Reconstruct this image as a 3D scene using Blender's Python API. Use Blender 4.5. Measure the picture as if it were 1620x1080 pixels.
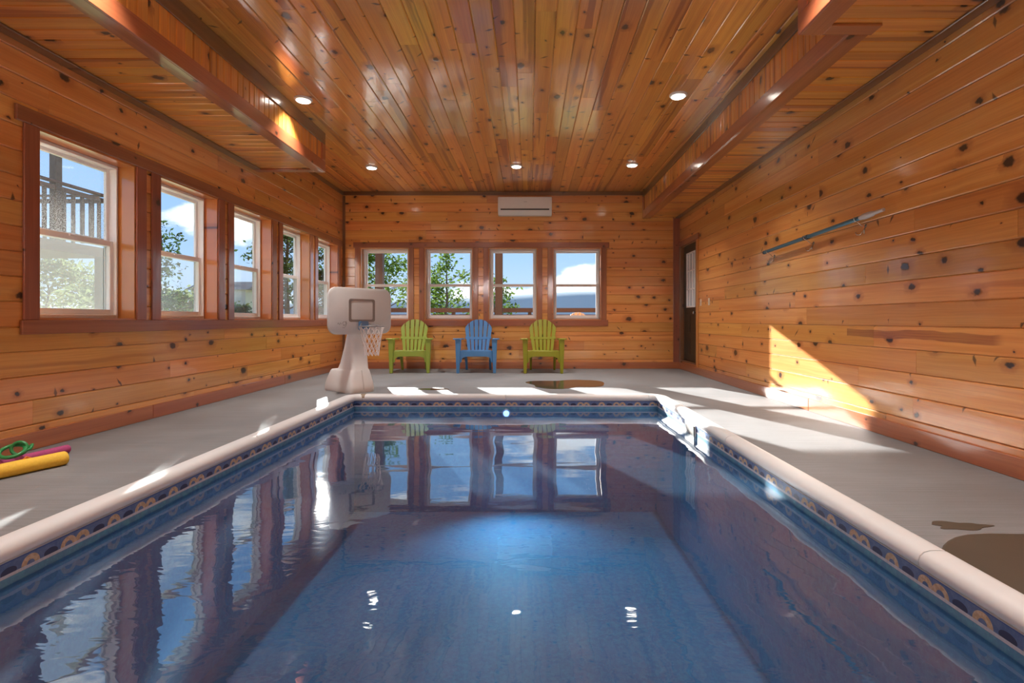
import bpy, bmesh, math, random
from mathutils import Vector, Matrix, noise as mnoise
R = math.radians
rng = random.Random(7)
scene = bpy.context.scene
for o in list(bpy.data.objects): bpy.data.objects.remove(o)
C = scene.collection

# ------------------------------------------------------------------ camera
cam_d = bpy.data.cameras.new('camera'); cam = bpy.data.objects.new('camera', cam_d); C.objects.link(cam)
cam.location = (0, 0, 0.95); cam.rotation_euler = (R(90), 0, 0)
cam_d.sensor_width = 36; cam_d.lens = 18.0
cam_d.shift_x = -28/1620; cam_d.shift_y = -34/1620
cam_d.clip_end = 3000; cam_d.clip_start = 0.05
scene.camera = cam

# ------------------------------------------------------------------ light and exposure
vs = scene.view_settings
vs.view_transform = 'Standard'; vs.look = 'None'; vs.gamma = 1.0; vs.use_curve_mapping = False
vs.exposure = 0.0
SUN_DIR = Vector((-0.411, 1.0, 0.351)).normalized()
SUN_E = 25.0
LAMP_W = 24.0
REAR_FILL_W = 560.0
SKY = 1.22
sun_d = bpy.data.lights.new('sun', 'SUN'); sun_d.energy = SUN_E; sun_d.angle = R(0.55); sun_d.color = (1.0, 0.97, 0.93)
sun = bpy.data.objects.new('sun', sun_d); C.objects.link(sun)
sun.rotation_euler = SUN_DIR.to_track_quat('Z', 'Y').to_euler(); sun.location = SUN_DIR * 60

class NT:
    """tiny node helper"""
    def __init__(s, tree): s.t = tree; s.n = tree.nodes; s.l = tree.links
    def add(s, typ, **kw):
        n = s.n.new(typ)
        for k, v in kw.items(): setattr(n, k, v)
        return n
    def put(s, sock, v):
        if hasattr(v, 'is_output') or isinstance(v, bpy.types.NodeSocket): s.l.new(v, sock)
        elif v is not None: sock.default_value = v
    def math(s, op, a, b=None, c=None, clamp=False):
        n = s.add('ShaderNodeMath', operation=op, use_clamp=clamp)
        s.put(n.inputs[0], a)
        if b is not None: s.put(n.inputs[1], b)
        if c is not None: s.put(n.inputs[2], c)
        return n.outputs[0]
    def vmath(s, op, a, b=None):
        n = s.add('ShaderNodeVectorMath', operation=op); s.put(n.inputs[0], a)
        if b is not None: s.put(n.inputs[1], b)
        return n.outputs['Value'] if op in ('DISTANCE', 'LENGTH', 'DOT_PRODUCT') else n.outputs[0]
    def comb(s, x, y, z):
        n = s.add('ShaderNodeCombineXYZ'); s.put(n.inputs[0], x); s.put(n.inputs[1], y); s.put(n.inputs[2], z); return n.outputs[0]
    def sep(s, v):
        n = s.add('ShaderNodeSeparateXYZ'); s.put(n.inputs[0], v); return n.outputs
    def noise(s, vec, scale=1.0, detail=2.0, rough=0.5, dist=0.0, dim='3D', col=False):
        n = s.add('ShaderNodeTexNoise', noise_dimensions=dim); s.put(n.inputs['Vector'], vec)
        n.inputs['Scale'].default_value = scale; n.inputs['Detail'].default_value = detail
        n.inputs['Roughness'].default_value = rough; n.inputs['Distortion'].default_value = dist
        return n.outputs['Color'] if col else n.outputs['Fac']
    def maprange(s, v, a, b, c=0.0, d=1.0, smooth=True):
        n = s.add('ShaderNodeMapRange', interpolation_type='SMOOTHSTEP' if smooth else 'LINEAR')
        s.put(n.inputs[0], v); s.put(n.inputs[1], a); s.put(n.inputs[2], b); s.put(n.inputs[3], c); s.put(n.inputs[4], d)
        return n.outputs[0]
    def mix(s, f, a, b, blend='MIX'):
        n = s.add('ShaderNodeMix', data_type='RGBA', blend_type=blend)
        s.put(n.inputs['Factor'], f)
        for i, v in ((6, a), (7, b)):
            if isinstance(v, (tuple, list)): v = tuple(v) + (1,) if len(v) == 3 else v
            s.put(n.inputs[i], v)
        return n.outputs[2]
    def bump(s, h, strength=0.2, dist=0.01):
        n = s.add('ShaderNodeBump'); s.put(n.inputs['Height'], h)
        n.inputs['Strength'].default_value = strength; n.inputs['Distance'].default_value = dist
        return n.outputs[0]

# ---- sky: clear blue with white cumulus, all the way round
w = bpy.data.worlds.new('sky'); scene.world = w; w.use_nodes = True
k = NT(w.node_tree); k.n.clear()
gen = k.add('ShaderNodeTexCoord').outputs['Generated']
dirv = k.vmath('NORMALIZE', gen)
dz = k.sep(dirv)[2]
grad = k.add('ShaderNodeValToRGB'); k.put(grad.inputs[0], k.math('MAXIMUM', dz, 0.0))
e = grad.color_ramp.elements
e[0].position = 0.0; e[0].color = (0.62, 0.76, 0.95, 1); e[1].position = 1.0; e[1].color = (0.10, 0.25, 0.66, 1)
m = e.new(0.12); m.color = (0.40, 0.62, 0.96, 1)
m = e.new(0.35); m.color = (0.25, 0.47, 0.90, 1)
st = k.vmath('MULTIPLY', dirv, (1.0, 1.0, 1.9))
n1 = k.noise(k.vmath('ADD', st, (3.1, 0.4, 5.2)), 4.2, 7.0, 0.55)
boost = 0.0
def blob(px, py, sx, sz, amp):
    c = Vector(((px-838)/810, 1, (506-py)/810)).normalized()
    d = k.vmath('SUBTRACT', dirv, tuple(c)); x, y, z = k.sep(d)
    q = k.math('ADD', k.math('ADD', k.math('POWER', k.math('DIVIDE', x, sx), 2.0), k.math('POWER', k.math('DIVIDE', y, sx), 2.0)), k.math('POWER', k.math('DIVIDE', z, sz), 2.0))
    return k.math('MULTIPLY', k.math('EXPONENT', k.math('MULTIPLY', q, -1.0)), amp)
for args in ((930, 448, .10, .035, .26), (300, 325, .05, .03, .10), (385, 350, .04, .03, .12), (800, 468, .08, .02, .16)):
    boost = k.math('ADD', boost, blob(*args))
for args in ((800, 420, .07, .03, .20), (700, 405, .07, .04, .16), (262, 300, .05, .03, .25), (395, 425, .05, .035, .25), (300, 400, .05, .03, .2), (120, 260, .1, .06, .25), (600, 420, .07, .05, .15), (915, 400, .06, .02, .12)):
    boost = k.math('SUBTRACT', boost, blob(*args))
dens = k.maprange(k.math('ADD', n1, boost), 0.50, 0.60)
dens = k.math('MULTIPLY', dens, k.maprange(dz, -0.02, 0.03))
shade = k.noise(k.vmath('ADD', st, (3.1, 0.4, 5.25)), 9.0, 4.0, 0.5)
ccol = k.mix(shade, (0.95, 0.97, 1.02), (1.7, 1.7, 1.7))
skyc = k.mix(dens, grad.outputs[0], ccol)
bg = k.add('ShaderNodeBackground'); k.put(bg.inputs[0], skyc); bg.inputs[1].default_value = SKY
wo = k.add('ShaderNodeOutputWorld'); k.l.new(bg.outputs[0], wo.inputs[0])

# ------------------------------------------------------------------ materials
def new_mat(name):
    m = bpy.data.materials.new(name); m.use_nodes = True
    t = NT(m.node_tree); b = t.n['Principled BSDF']
    return m, t, b
MATS = {}
def plain(name, col, rough=0.5, metal=0.0, var=0.06, scale=30.0, coat=0.0, bump=0.0, spec=0.5):
    if name in MATS: return MATS[name]
    m, t, b = new_mat(name)
    p = t.add('ShaderNodeNewGeometry').outputs['Position']
    n = t.noise(p, scale, 3.0, 0.6)
    lo = tuple(c*(1-var) for c in col); hi = tuple(min(1, c*(1+var)) for c in col)
    t.put(b.inputs['Base Color'], t.mix(n, lo, hi))
    b.inputs['Roughness'].default_value = rough; b.inputs['Metallic'].default_value = metal
    b.inputs['Coat Weight'].default_value = coat; b.inputs['Coat Roughness'].default_value = 0.1
    b.inputs['Specular IOR Level'].default_value = spec
    if bump: t.put(b.inputs['Normal'], t.bump(n, bump, 0.01))
    MATS[name] = m; return m

def wood(name, u, v, light, mid, heart, knots=1.0, rough=0.3, coat=0.9, knot_amt=0.55, streak=0.5, vary=0.14, spikes=False, hthr=0.66, coat_ior=1.7, spike_thr=0.35, figure=None):
    """varnished knotty pine; u = grain axis, v = across the board, in world metres"""
    if name in MATS: return MATS[name]
    m, t, b = new_mat(name)
    p_vec = t.add('ShaderNodeNewGeometry').outputs['Position']; p = t.sep(p_vec)
    rnd = t.add('ShaderNodeObjectInfo').outputs['Random']
    U = t.math('ADD', p['XYZ'.index(u)], t.math('MULTIPLY', rnd, 71.3))
    V = t.math('ADD', p['XYZ'.index(v)], t.math('MULTIPLY', rnd, 13.7))
    wob = t.noise(t.comb(t.math('MULTIPLY', U, 1.0), t.math('MULTIPLY', V, 3.0), rnd), 3.0, 2.0)
    Vw = t.math('ADD', V, t.math('MULTIPLY', wob, 0.03))
    # knots
    kv = t.comb(t.math('MULTIPLY', U, 3.2), t.math('MULTIPLY', V, 4.6), 0.0)
    wn = t.noise(t.comb(U, V, 0.0), 26.0, 2.0, col=True)
    kv = t.vmath('ADD', kv, t.vmath('MULTIPLY', wn, (0.16, 0.16, 0.0)))
    vo = t.add('ShaderNodeTexVoronoi', voronoi_dimensions='2D', feature='F1'); t.put(vo.inputs['Vector'], kv); vo.inputs['Scale'].default_value = 1.0
    cr, cg, cb = t.sep(vo.outputs['Color'])
    rad = t.math('MULTIPLY', t.math('MULTIPLY', t.maprange(cr, 1-knot_amt, 1.0, 0.0, 1.0, False), t.math('ADD', cg, 0.25)), 0.21*knots)
    dist = vo.outputs['Distance']
    core = t.math('SUBTRACT', 1.0, t.maprange(dist, t.math('MULTIPLY', rad, 0.55), t.math('ADD', rad, 0.012)))
    core = t.math('MULTIPLY', core, t.math('GREATER_THAN', rad, 0.012))
    halo = t.math('SUBTRACT', 1.0, t.maprange(dist, rad, t.math('ADD', t.math('MULTIPLY', rad, 2.4), 0.02)))
    halo = t.math('MULTIPLY', halo, t.math('GREATER_THAN', rad, 0.012))
    # grain swerves around knots
    Vg = t.math('ADD', Vw, t.math('MULTIPLY', halo, 0.012))
    g1 = t.noise(t.comb(t.math('MULTIPLY', U, 0.5), t.math('MULTIPLY', Vg, 16.0), rnd), 1.0, 2.0, 0.5, 0.1)
    g2 = t.noise(t.comb(t.math('MULTIPLY', U, 1.6), t.math('MULTIPLY', Vg, 95.0), rnd), 1.0, 3.0, 0.6)
    h1 = t.noise(t.comb(t.math('MULTIPLY', U, 0.22), t.math('MULTIPLY', Vg, 9.0), t.math('MULTIPLY', rnd, 9.0)), 1.0, 2.0, 0.5, 0.15)
    col = t.mix(t.maprange(g1, 0.3, 0.7), light, mid)
    hs = t.maprange(h1, hthr, hthr+0.06)
    col = t.mix(t.math('MULTIPLY', hs, streak), col, heart)
    col = t.mix(t.maprange(g2, 0.35, 0.75, 0.0, 0.30), col, heart)
    col = t.mix(t.math('MULTIPLY', halo, 0.55), col, heart)
    col = t.mix(core, col, (0.045, 0.016, 0.008))
    if spikes:  # dash-like spike knots lying across the grain
        kv2 = t.comb(t.math('ADD', t.math('MULTIPLY', U, 2.3), 11.0), t.math('MULTIPLY', V, 3.6), 0.0)
        v2 = t.add('ShaderNodeTexVoronoi', voronoi_dimensions='2D', feature='F1'); v2.inputs['Scale'].default_value = 1.0
        t.put(v2.inputs['Vector'], t.vmath('ADD', kv2, t.vmath('MULTIPLY', wn, (0.22, 0.22, 0.0))))
        dx, dy, _ = t.sep(t.vmath('SUBTRACT', kv2, v2.outputs['Position']))
        c2 = t.sep(v2.outputs['Color'])
        dd = t.math('ADD', t.math('ABSOLUTE', t.math('ADD', dx, t.math('MULTIPLY', dy, t.math('SUBTRACT', c2[0], 0.3)))), t.math('MULTIPLY', t.math('ABSOLUTE', dy), 0.22))
        sp = t.math('MULTIPLY', t.math('SUBTRACT', 1.0, t.maprange(dd, 0.02, 0.045)), t.math('GREATER_THAN', c2[1], spike_thr))
        col = t.mix(t.math('MULTIPLY', sp, 0.85), col, (0.06, 0.02, 0.008))
    if figure:  # one board with a broad dark heartwood figure: (axis test x, u0, u1, v centre)
        fx, f0, f1, fv = figure
        wv = t.math('MULTIPLY', t.math('SUBTRACT', t.noise(p_vec, 2.2, 2.0), 0.5), 0.07)
        band = t.math('SUBTRACT', 1.0, t.maprange(t.math('ABSOLUTE', t.math('SUBTRACT', t.math('ADD', p['XYZ'.index(v)], wv), fv)), 0.030, 0.038))
        band = t.math('MULTIPLY', band, t.math('MULTIPLY', t.maprange(p['XYZ'.index(u)], f0, f0+0.10), t.math('LESS_THAN', p['XYZ'.index(u)], f1)))
        band = t.math('MULTIPLY', band, t.math('GREATER_THAN', p[0], fx))
        col = t.mix(t.math('MULTIPLY', band, t.maprange(g2, 0.3, 0.7, 0.65, 0.95)), col, (0.33, 0.105, 0.035))
    hv = t.add('ShaderNodeHueSaturation'); t.put(hv.inputs['Color'], col)
    t.put(hv.inputs['Value'], t.maprange(rnd, 0.0, 1.0, 1-vary, 1+vary, False))
    rnd2 = t.math('FRACT', t.math('MULTIPLY', rnd, 17.31))
    t.put(hv.inputs['Hue'], t.maprange(rnd2, 0.0, 1.0, 0.491, 0.508, False))
    t.put(b.inputs['Base Color'], hv.outputs[0])
    b.inputs['Roughness'].default_value = rough
    b.inputs['Coat Weight'].default_value = coat; b.inputs['Coat Roughness'].default_value = 0.11; b.inputs['Coat IOR'].default_value = coat_ior
    und = t.noise(t.comb(t.math('MULTIPLY', U, 3.0), t.math('MULTIPLY', V, 9.0), rnd), 1.0, 2.0)
    hgt = t.math('ADD', t.math('MULTIPLY', g2, 0.12), t.math('ADD', und, t.math('MULTIPLY', core, 0.25)))
    bm_ = t.bump(hgt, 0.18, 0.010); t.put(b.inputs['Normal'], bm_); t.put(b.inputs['Coat Normal'], bm_)
    MATS[name] = m; return m

WALL_C = ((0.78, 0.37, 0.105), (0.69, 0.28, 0.062), (0.42, 0.130, 0.032))
CEIL_C = ((0.86, 0.385, 0.075), (0.74, 0.285, 0.05), (0.38, 0.11, 0.02))
wall_y = wood('knotty_pine_wall_along_y', 'Y', 'Z', *WALL_C, knot_amt=0.65, spikes=True, spike_thr=0.8, figure=(2.0, 3.15, 4.73, 0.83))
wall_x = wood('knotty_pine_wall_along_x', 'X', 'Z', *WALL_C, streak=0.7, hthr=0.62, knot_amt=0.7, spikes=True, spike_thr=0.7)
ceil_y = wood('knotty_pine_ceiling_along_y', 'Y', 'X', *CEIL_C, streak=0.85, vary=0.2, spikes=True, coat=1.0, coat_ior=2.1, hthr=0.57)
soff_x = wood('knotty_pine_soffit_along_x', 'X', 'Y', *CEIL_C, streak=0.8, knot_amt=0.3, hthr=0.58)
soff_z = wood('knotty_pine_soffit_along_z', 'Z', 'Y', *CEIL_C, streak=0.8, knot_amt=0.3, hthr=0.58)
TRIM_C = ((0.36, 0.125, 0.06), (0.28, 0.09, 0.045), (0.17, 0.05, 0.028))
RED_C = ((0.47, 0.155, 0.055), (0.38, 0.11, 0.04), (0.23, 0.06, 0.02))
JAMB_C = ((0.66, 0.25, 0.065), (0.56, 0.19, 0.045), (0.36, 0.10, 0.025))
DARK_C = ((0.22, 0.10, 0.035), (0.16, 0.07, 0.025), (0.09, 0.035, 0.015))
def woodset(nm, cols, **kw):
    return {a: wood(nm + '_along_' + a.lower(), a, v, *cols, knots=0.7, knot_amt=0.35, vary=0.08, **kw)
            for a, v in (('X', 'Z'), ('Y', 'Z'), ('Z', 'Y'))}
trim_m = woodset('mahogany_stained_trim', TRIM_C)
red_m = woodset('redwood_stained_trim', RED_C)
jamb_m = woodset('orange_stained_jamb', JAMB_C)
dark_m = woodset('dark_brown_trim', DARK_C)
jamb_m['Zx'] = wood('orange_stained_jamb_vertical_x', 'Z', 'X', *JAMB_C, knots=0.7, knot_amt=0.35, vary=0.08)
trim_m['Zx'] = wood('mahogany_stained_vertical_x', 'Z', 'X', *TRIM_C, knots=0.7, knot_amt=0.35, vary=0.08)
dark_m['Zx'] = wood('dark_brown_vertical_x', 'Z', 'X', *DARK_C, knots=0.7, knot_amt=0.35, vary=0.08)
red_m['Yx'] = wood('redwood_stained_flat_y', 'Y', 'X', *RED_C, knots=0.7, knot_amt=0.35, vary=0.08)
red_m['Xy'] = wood('redwood_stained_flat_x', 'X', 'Y', *RED_C, knots=0.7, knot_amt=0.35, vary=0.08)

vinyl = plain('white_vinyl', (0.88, 0.88, 0.88), 0.35, var=0.02)
white_pl = plain('shade_greyed_white_plastic', (0.60, 0.585, 0.57), 0.4, var=0.04, scale=12)  # white greyed down to carry the backlit shade of the backboard
chrome = plain('brushed_nickel', (0.62, 0.58, 0.52), 0.25, 1.0)

def make_concrete():
    m, t, b = new_mat('broomed_concrete')
    pos = t.add('ShaderNodeNewGeometry').outputs['Position']; x, y, z = t.sep(pos)
    big = t.noise(pos, 0.9, 4.0, 0.6)
    br = t.noise(t.comb(t.math('MULTIPLY', x, 1.5), t.math('MULTIPLY', y, 95.0), 0.0), 1.0, 3.0, 0.6)
    spk = t.noise(pos, 160.0, 2.0, 0.6)
    c = t.mix(t.maprange(big, 0.3, 0.7), (0.178, 0.18, 0.185), (0.25, 0.252, 0.258))
    c = t.mix(t.maprange(br, 0.3, 0.7, 0.0, 0.45), c, (0.12, 0.112, 0.105))
    c = t.mix(t.maprange(spk, 0.6, 0.75, 0.0, 0.4), c, (0.36, 0.35, 0.34))
    t.put(b.inputs['Base Color'], c); t.put(b.inputs['Roughness'], t.maprange(big, 0.3, 0.7, 0.55, 0.75))
    t.put(b.inputs['Normal'], t.bump(t.math('ADD', br, t.math('MULTIPLY', spk, 0.5)), 0.35, 0.006))
    return m
concrete = make_concrete()

WATER_Z = -0.165
def make_liner(name, u):
    """vinyl pool liner with a printed border of arches under the coping"""
    m, t, b = new_mat(name)
    pos = t.add('ShaderNodeNewGeometry').outputs['Position']; p = t.sep(pos)
    U = p['XYZ'.index(u)] if u else p[0]; z = p[2]
    n1 = t.noise(pos, 2.2, 4.0, 0.6); n2 = t.noise(pos, 26.0, 4.0, 0.7); n3 = t.noise(pos, 70.0, 3.0, 0.6)
    base = t.mix(t.maprange(n2, 0.35, 0.7), (0.07, 0.21, 0.39), (0.10, 0.36, 0.49))
    base = t.mix(t.maprange(n3, 0.62, 0.75), base, (0.16, 0.52, 0.64))
    base = t.mix(t.maprange(n1, 0.35, 0.75, 0.0, 0.6), base, (0.13, 0.30, 0.47))
    if u:
        P = 0.45
        f = t.math('MULTIPLY', t.math('SUBTRACT', t.math('FRACT', t.math('DIVIDE', U, P)), 0.5), P)
        def disc(cx, cz, sx=1.0, sz=1.0):
            dx = t.math('MULTIPLY', t.math('SUBTRACT', f, cx), sx); dzz = t.math('MULTIPLY', t.math('SUBTRACT', z, cz), sz)
            return t.math('SQRT', t.math('ADD', t.math('MULTIPLY', dx, dx), t.math('MULTIPLY', dzz, dzz)))
        band = t.mix(t.maprange(n2, 0.3, 0.7), (0.07, 0.13, 0.30), (0.13, 0.20, 0.38))
        beige = t.mix(t.maprange(n3, 0.35, 0.7), (0.46, 0.33, 0.20), (0.62, 0.50, 0.36))
        zb = -0.118
        def ring(cx, r0, r1):
            d = disc(cx, zb)
            return t.math('MULTIPLY', t.math('GREATER_THAN', d, r0), t.math('LESS_THAN', d, r1))
        rings = t.math('MAXIMUM', ring(-0.04, 0.020, 0.042), ring(0.035, 0.016, 0.040))
        rings = t.math('MAXIMUM', rings, t.math('MAXIMUM', ring(-0.225, 0.018, 0.042), ring(0.225, 0.018, 0.042)))
        rings = t.math('MULTIPLY', rings, t.math('GREATER_THAN', z, zb))
        stone = t.math('LESS_THAN', disc(0.13, zb+0.008, 1.0, 1.7), 0.034)
        stone = t.math('MAXIMUM', stone, t.math('LESS_THAN', disc(-0.13, zb+0.008, 1.0, 1.7), 0.034))
        band = t.mix(stone, band, (0.025, 0.035, 0.10)); band = t.mix(rings, band, beige)
        foot = t.math('MULTIPLY', t.math('LESS_THAN', z, zb), t.math('GREATER_THAN', z, -0.132))
        band = t.mix(foot, band, t.mix(n3, (0.35, 0.40, 0.50), (0.68, 0.70, 0.74)))
        band = t.mix(t.math('GREATER_THAN', z, -0.070), band, (0.035, 0.075, 0.26))
        base = t.mix(t.math('GREATER_THAN', z, -0.133), base, band)
    t.put(b.inputs['Base Color'], base); b.inputs['Roughness'].default_value = 0.6
    t.put(b.inputs['Normal'], t.bump(n1, 0.1, 0.02))
    return m
liner_y = make_liner('pool_liner_along_y', 'Y'); liner_x = make_liner('pool_liner_along_x', 'X'); liner_f = make_liner('pool_liner_floor', None)

def make_water():
    m, t, b = new_mat('pool_water_surface'); t.n.remove(b)
    pos = t.add('ShaderNodeNewGeometry').outputs['Position']; x, y, z = t.sep(pos)
    a = t.noise(t.comb(t.math('MULTIPLY', x, 1.0), t.math('MULTIPLY', y, 1.6), 0.0), 1.1, 1.0, 0.4, 0.3)
    f = t.noise(t.comb(t.math('MULTIPLY', x, 4.0), t.math('MULTIPLY', y, 9.0), 0.0), 1.3, 2.0, 0.5, 0.6)
    near = t.maprange(t.math('ADD', y, t.math('MULTIPLY', x, 0.55)), 0.8, 3.6, 1.0, 0.10)
    md = t.noise(t.comb(t.math('MULTIPLY', x, 1.2), t.math('MULTIPLY', y, 4.5), 3.0), 1.0, 1.0, 0.4, 0.3)
    h = t.math('ADD', t.math('ADD', a, t.math('MULTIPLY', md, 0.22)), t.math('MULTIPLY', t.math('MULTIPLY', f, near), 0.17))
    nrm = t.bump(h, 0.35, 0.02)
    fr = t.add('ShaderNodeFresnel'); fr.inputs['IOR'].default_value = 2.25; t.put(fr.inputs['Normal'], nrm)
    tr = t.add('ShaderNodeBsdfTransparent'); tr.inputs[0].default_value = (0.46, 0.74, 0.88, 1)
    df = t.add('ShaderNodeBsdfDiffuse'); df.inputs[0].default_value = (0.13, 0.27, 0.43, 1)
    ml = t.add('ShaderNodeMixShader'); ml.inputs[0].default_value = 0.14; t.l.new(tr.outputs[0], ml.inputs[1]); t.l.new(df.outputs[0], ml.inputs[2])
    gl = t.add('ShaderNodeBsdfGlossy'); gl.inputs['Color'].default_value = (1, 1, 1, 1); gl.inputs['Roughness'].default_value = 0.02; t.put(gl.inputs['Normal'], nrm)
    mx = t.add('ShaderNodeMixShader'); t.put(mx.inputs[0], fr.outputs[0]); t.l.new(ml.outputs[0], mx.inputs[1]); t.l.new(gl.outputs[0], mx.inputs[2])
    t.l.new(mx.outputs[0], t.n['Material Output'].inputs[0]); return m
water_m = make_water()

def make_pane(name, dust=0.0, screen=0.0):
    m, t, b = new_mat(name); t.n.remove(b)
    pos = t.add('ShaderNodeNewGeometry').outputs['Position']
    fr = t.add('ShaderNodeFresnel'); fr.inputs['IOR'].default_value = 1.25
    fz = t.math('MULTIPLY', fr.outputs[0], t.math('SUBTRACT', 1.0, t.add('ShaderNodeNewGeometry').outputs['Backfacing']))
    tr = t.add('ShaderNodeBsdfTransparent'); tr.inputs[0].default_value = (0.97, 0.985, 0.985, 1)
    gl = t.add('ShaderNodeBsdfGlossy'); gl.inputs['Roughness'].default_value = 0.02
    mx = t.add('ShaderNodeMixShader'); t.put(mx.inputs[0], fz); t.l.new(tr.outputs[0], mx.inputs[1]); t.l.new(gl.outputs[0], mx.inputs[2])
    out = mx.outputs[0]
    if dust or screen:
        df = t.add('ShaderNodeBsdfDiffuse'); df.inputs[0].default_value = (0.75, 0.74, 0.70, 1)
        tl = t.add('ShaderNodeBsdfTranslucent'); tl.inputs[0].default_value = (0.75, 0.74, 0.70, 1)
        ms = t.add('ShaderNodeMixShader'); ms.inputs[0].default_value = 0.5; t.l.new(df.outputs[0], ms.inputs[1]); t.l.new(tl.outputs[0], ms.inputs[2])
        n = t.noise(pos, 210.0, 2.0, 0.7); zz = t.sep(pos)[2]
        amt = t.math('MULTIPLY', t.maprange(n, 0.52, 0.66), t.maprange(zz, 1.75, 2.1, dust, dust*0.25)) if dust else screen
        m2 = t.add('ShaderNodeMixShader'); t.put(m2.inputs[0], amt); t.l.new(out, m2.inputs[1]); t.l.new(ms.outputs[0], m2.inputs[2]); out = m2.outputs[0]
    t.l.new(out, t.n['Material Output'].inputs[0]); return m
pane_m = make_pane('window_glass'); pane_dusty = make_pane('dusty_window_glass', dust=0.75)
screen_m = make_pane('insect_screen_mesh', screen=0.08); screen_d = make_pane('dusty_insect_screen_mesh', screen=0.20)

def emit(name, col, strength):
    m, t, b = new_mat(name)
    b.inputs['Base Color'].default_value = (*col, 1); b.inputs['Emission Color'].default_value = (*col, 1); b.inputs['Emission Strength'].default_value = strength
    return m

# ------------------------------------------------------------------ mesh helpers
class MB:
    def __init__(s): s.v = []; s.f = []
    def quadbox(s, P):
        """8 corner points: bottom ring 0-3, top ring 4-7"""
        i = len(s.v); s.v += [tuple(p) for p in P]
        s.f += [(i, i+3, i+2, i+1), (i+4, i+5, i+6, i+7)] + [(i+a, i+(a+1) % 4, i+4+(a+1) % 4, i+4+a) for a in range(4)]
        return s
    def box(s, x0, x1, y0, y1, z0, z1):
        return s.quadbox([(x0, y0, z0), (x1, y0, z0), (x1, y1, z0), (x0, y1, z0), (x0, y0, z1), (x1, y0, z1), (x1, y1, z1), (x0, y1, z1)])
    def prism(s, pts, d):
        """closed outline pts (3D) swept by vector d"""
        i = len(s.v); n = len(pts); d = Vector(d)
        s.v += [tuple(p) for p in pts] + [tuple(Vector(p)+d) for p in pts]
        s.f += [tuple(range(i, i+n)), tuple(range(i+2*n-1, i+n-1, -1))]
        s.f += [(i+a, i+n+a, i+n+(a+1) % n, i+(a+1) % n) for a in range(n)]
        return s
    def tube(s, pts, r, sides=8, closed=False, caps=True):
        pts = [Vector(p) for p in pts]; n = len(pts); i = len(s.v)
        rr = r if isinstance(r, (list, tuple)) else [r]*n
        up = None
        for a in range(n):
            if closed: t = pts[(a+1) % n]-pts[a-1]
            else: t = pts[min(a+1, n-1)]-pts[max(a-1, 0)]
            t.normalize()
            if up is None: up = t.orthogonal().normalized()
            up = (up - t*up.dot(t)).normalized(); sd = t.cross(up)
            for b in range(sides):
                ang = 2*math.pi*b/sides
                s.v.append(tuple(pts[a]+(up*math.cos(ang)+sd*math.sin(ang))*rr[a]))
        for a in range(n if closed else n-1):
            for b in range(sides):
                q = (a+1) % n
                s.f.append((i+a*sides+b, i+a*sides+(b+1) % sides, i+q*sides+(b+1) % sides, i+q*sides+b))
        if caps and not closed:
            s.f += [tuple(i+b for b in range(sides-1, -1, -1)), tuple(i+(n-1)*sides+b for b in range(sides))]
        return s
    def loft(s, rings, caps=True):
        i = len(s.v); n = len(rings[0])
        for r in rings: s.v += [tuple(p) for p in r]
        for a in range(len(rings)-1):
            for b in range(n):
                s.f.append((i+a*n+b, i+a*n+(b+1) % n, i+(a+1)*n+(b+1) % n, i+(a+1)*n+b))
        if caps: s.f += [tuple(i+b for b in range(n-1, -1, -1)), tuple(i+(len(rings)-1)*n+b for b in range(n))]
        return s
    def lathe(s, prof, c, axis='Z', sides=24):
        rings = []
        for r, h in prof:
            ring = []
            for b in range(sides):
                a = 2*math.pi*b/sides; p = (r*math.cos(a), r*math.sin(a), h)
                if axis == 'X': p = (p[2], p[0], p[1])
                if axis == 'Y': p = (p[0], p[2], p[1])
                ring.append((c[0]+p[0], c[1]+p[1], c[2]+p[2]))
            rings.append(ring)
        return s.loft(rings)
    def mesh(s, name, mat=None, bevel=0.0, smooth=None, seg=1):
        me = bpy.data.meshes.new(name); me.from_pydata(s.v, [], s.f)
        bm = bmesh.new(); bm.from_mesh(me)
        bmesh.ops.recalc_face_normals(bm, faces=bm.faces)
        if bevel:
            ed = [e for e in bm.edges if e.is_manifold and e.calc_face_angle(0) > R(35)]
            bmesh.ops.bevel(bm, geom=ed, offset=bevel, segments=seg, affect='EDGES', clamp_overlap=True)
        if smooth is not None:
            for f in bm.faces: f.smooth = True
            for e_ in bm.edges:
                if e_.is_manifold and e_.calc_face_angle(0) > R(smooth): e_.smooth = False
        bm.to_mesh(me); bm.free()
        if mat: me.materials.append(mat)
        return me
    def obj(s, name, mat, parent=None, **kw): return link(name, s.mesh(name, mat, **kw), parent)
def link(name, me, parent=None):
    o = bpy.data.objects.new(name, me); C.objects.link(o)
    if parent is not None: o.parent = parent
    return o
def tag(o, label, cat, group=None, kind=None):
    o['label'] = label; o['category'] = cat
    if group: o['group'] = group
    if kind: o['kind'] = kind
    return o
def empty(name, loc=(0, 0, 0), rz=0.0):
    o = bpy.data.objects.new(name, None); C.objects.link(o); o.location = loc; o.rotation_euler = (0, 0, rz); o.empty_display_size = 0.1
    return o
def copy_tree(o, parent=None):
    c = o.copy(); C.objects.link(c); c.parent = parent
    for ch in o.children: copy_tree(ch, c)
    return c
AX = {'X': Vector((1, 0, 0)), 'Y': Vector((0, 1, 0)), 'Z': Vector((0, 0, 1))}
_bm_cache = {}
def board_mesh(width, mat, t=0.02, c=0.0075):
    key = (round(width, 4), mat.name, t)
    if key in _bm_cache: return _bm_cache[key]
    g = 0.0008
    prof = [(g, 0), (width-g, 0), (width-g, t-c), (width-g-c, t), (g+c, t), (g, t-c)]
    me = MB().prism([(0, y, z) for y, z in prof], (1, 0, 0)).mesh('board', mat)
    _bm_cache[key] = me; return me
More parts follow.
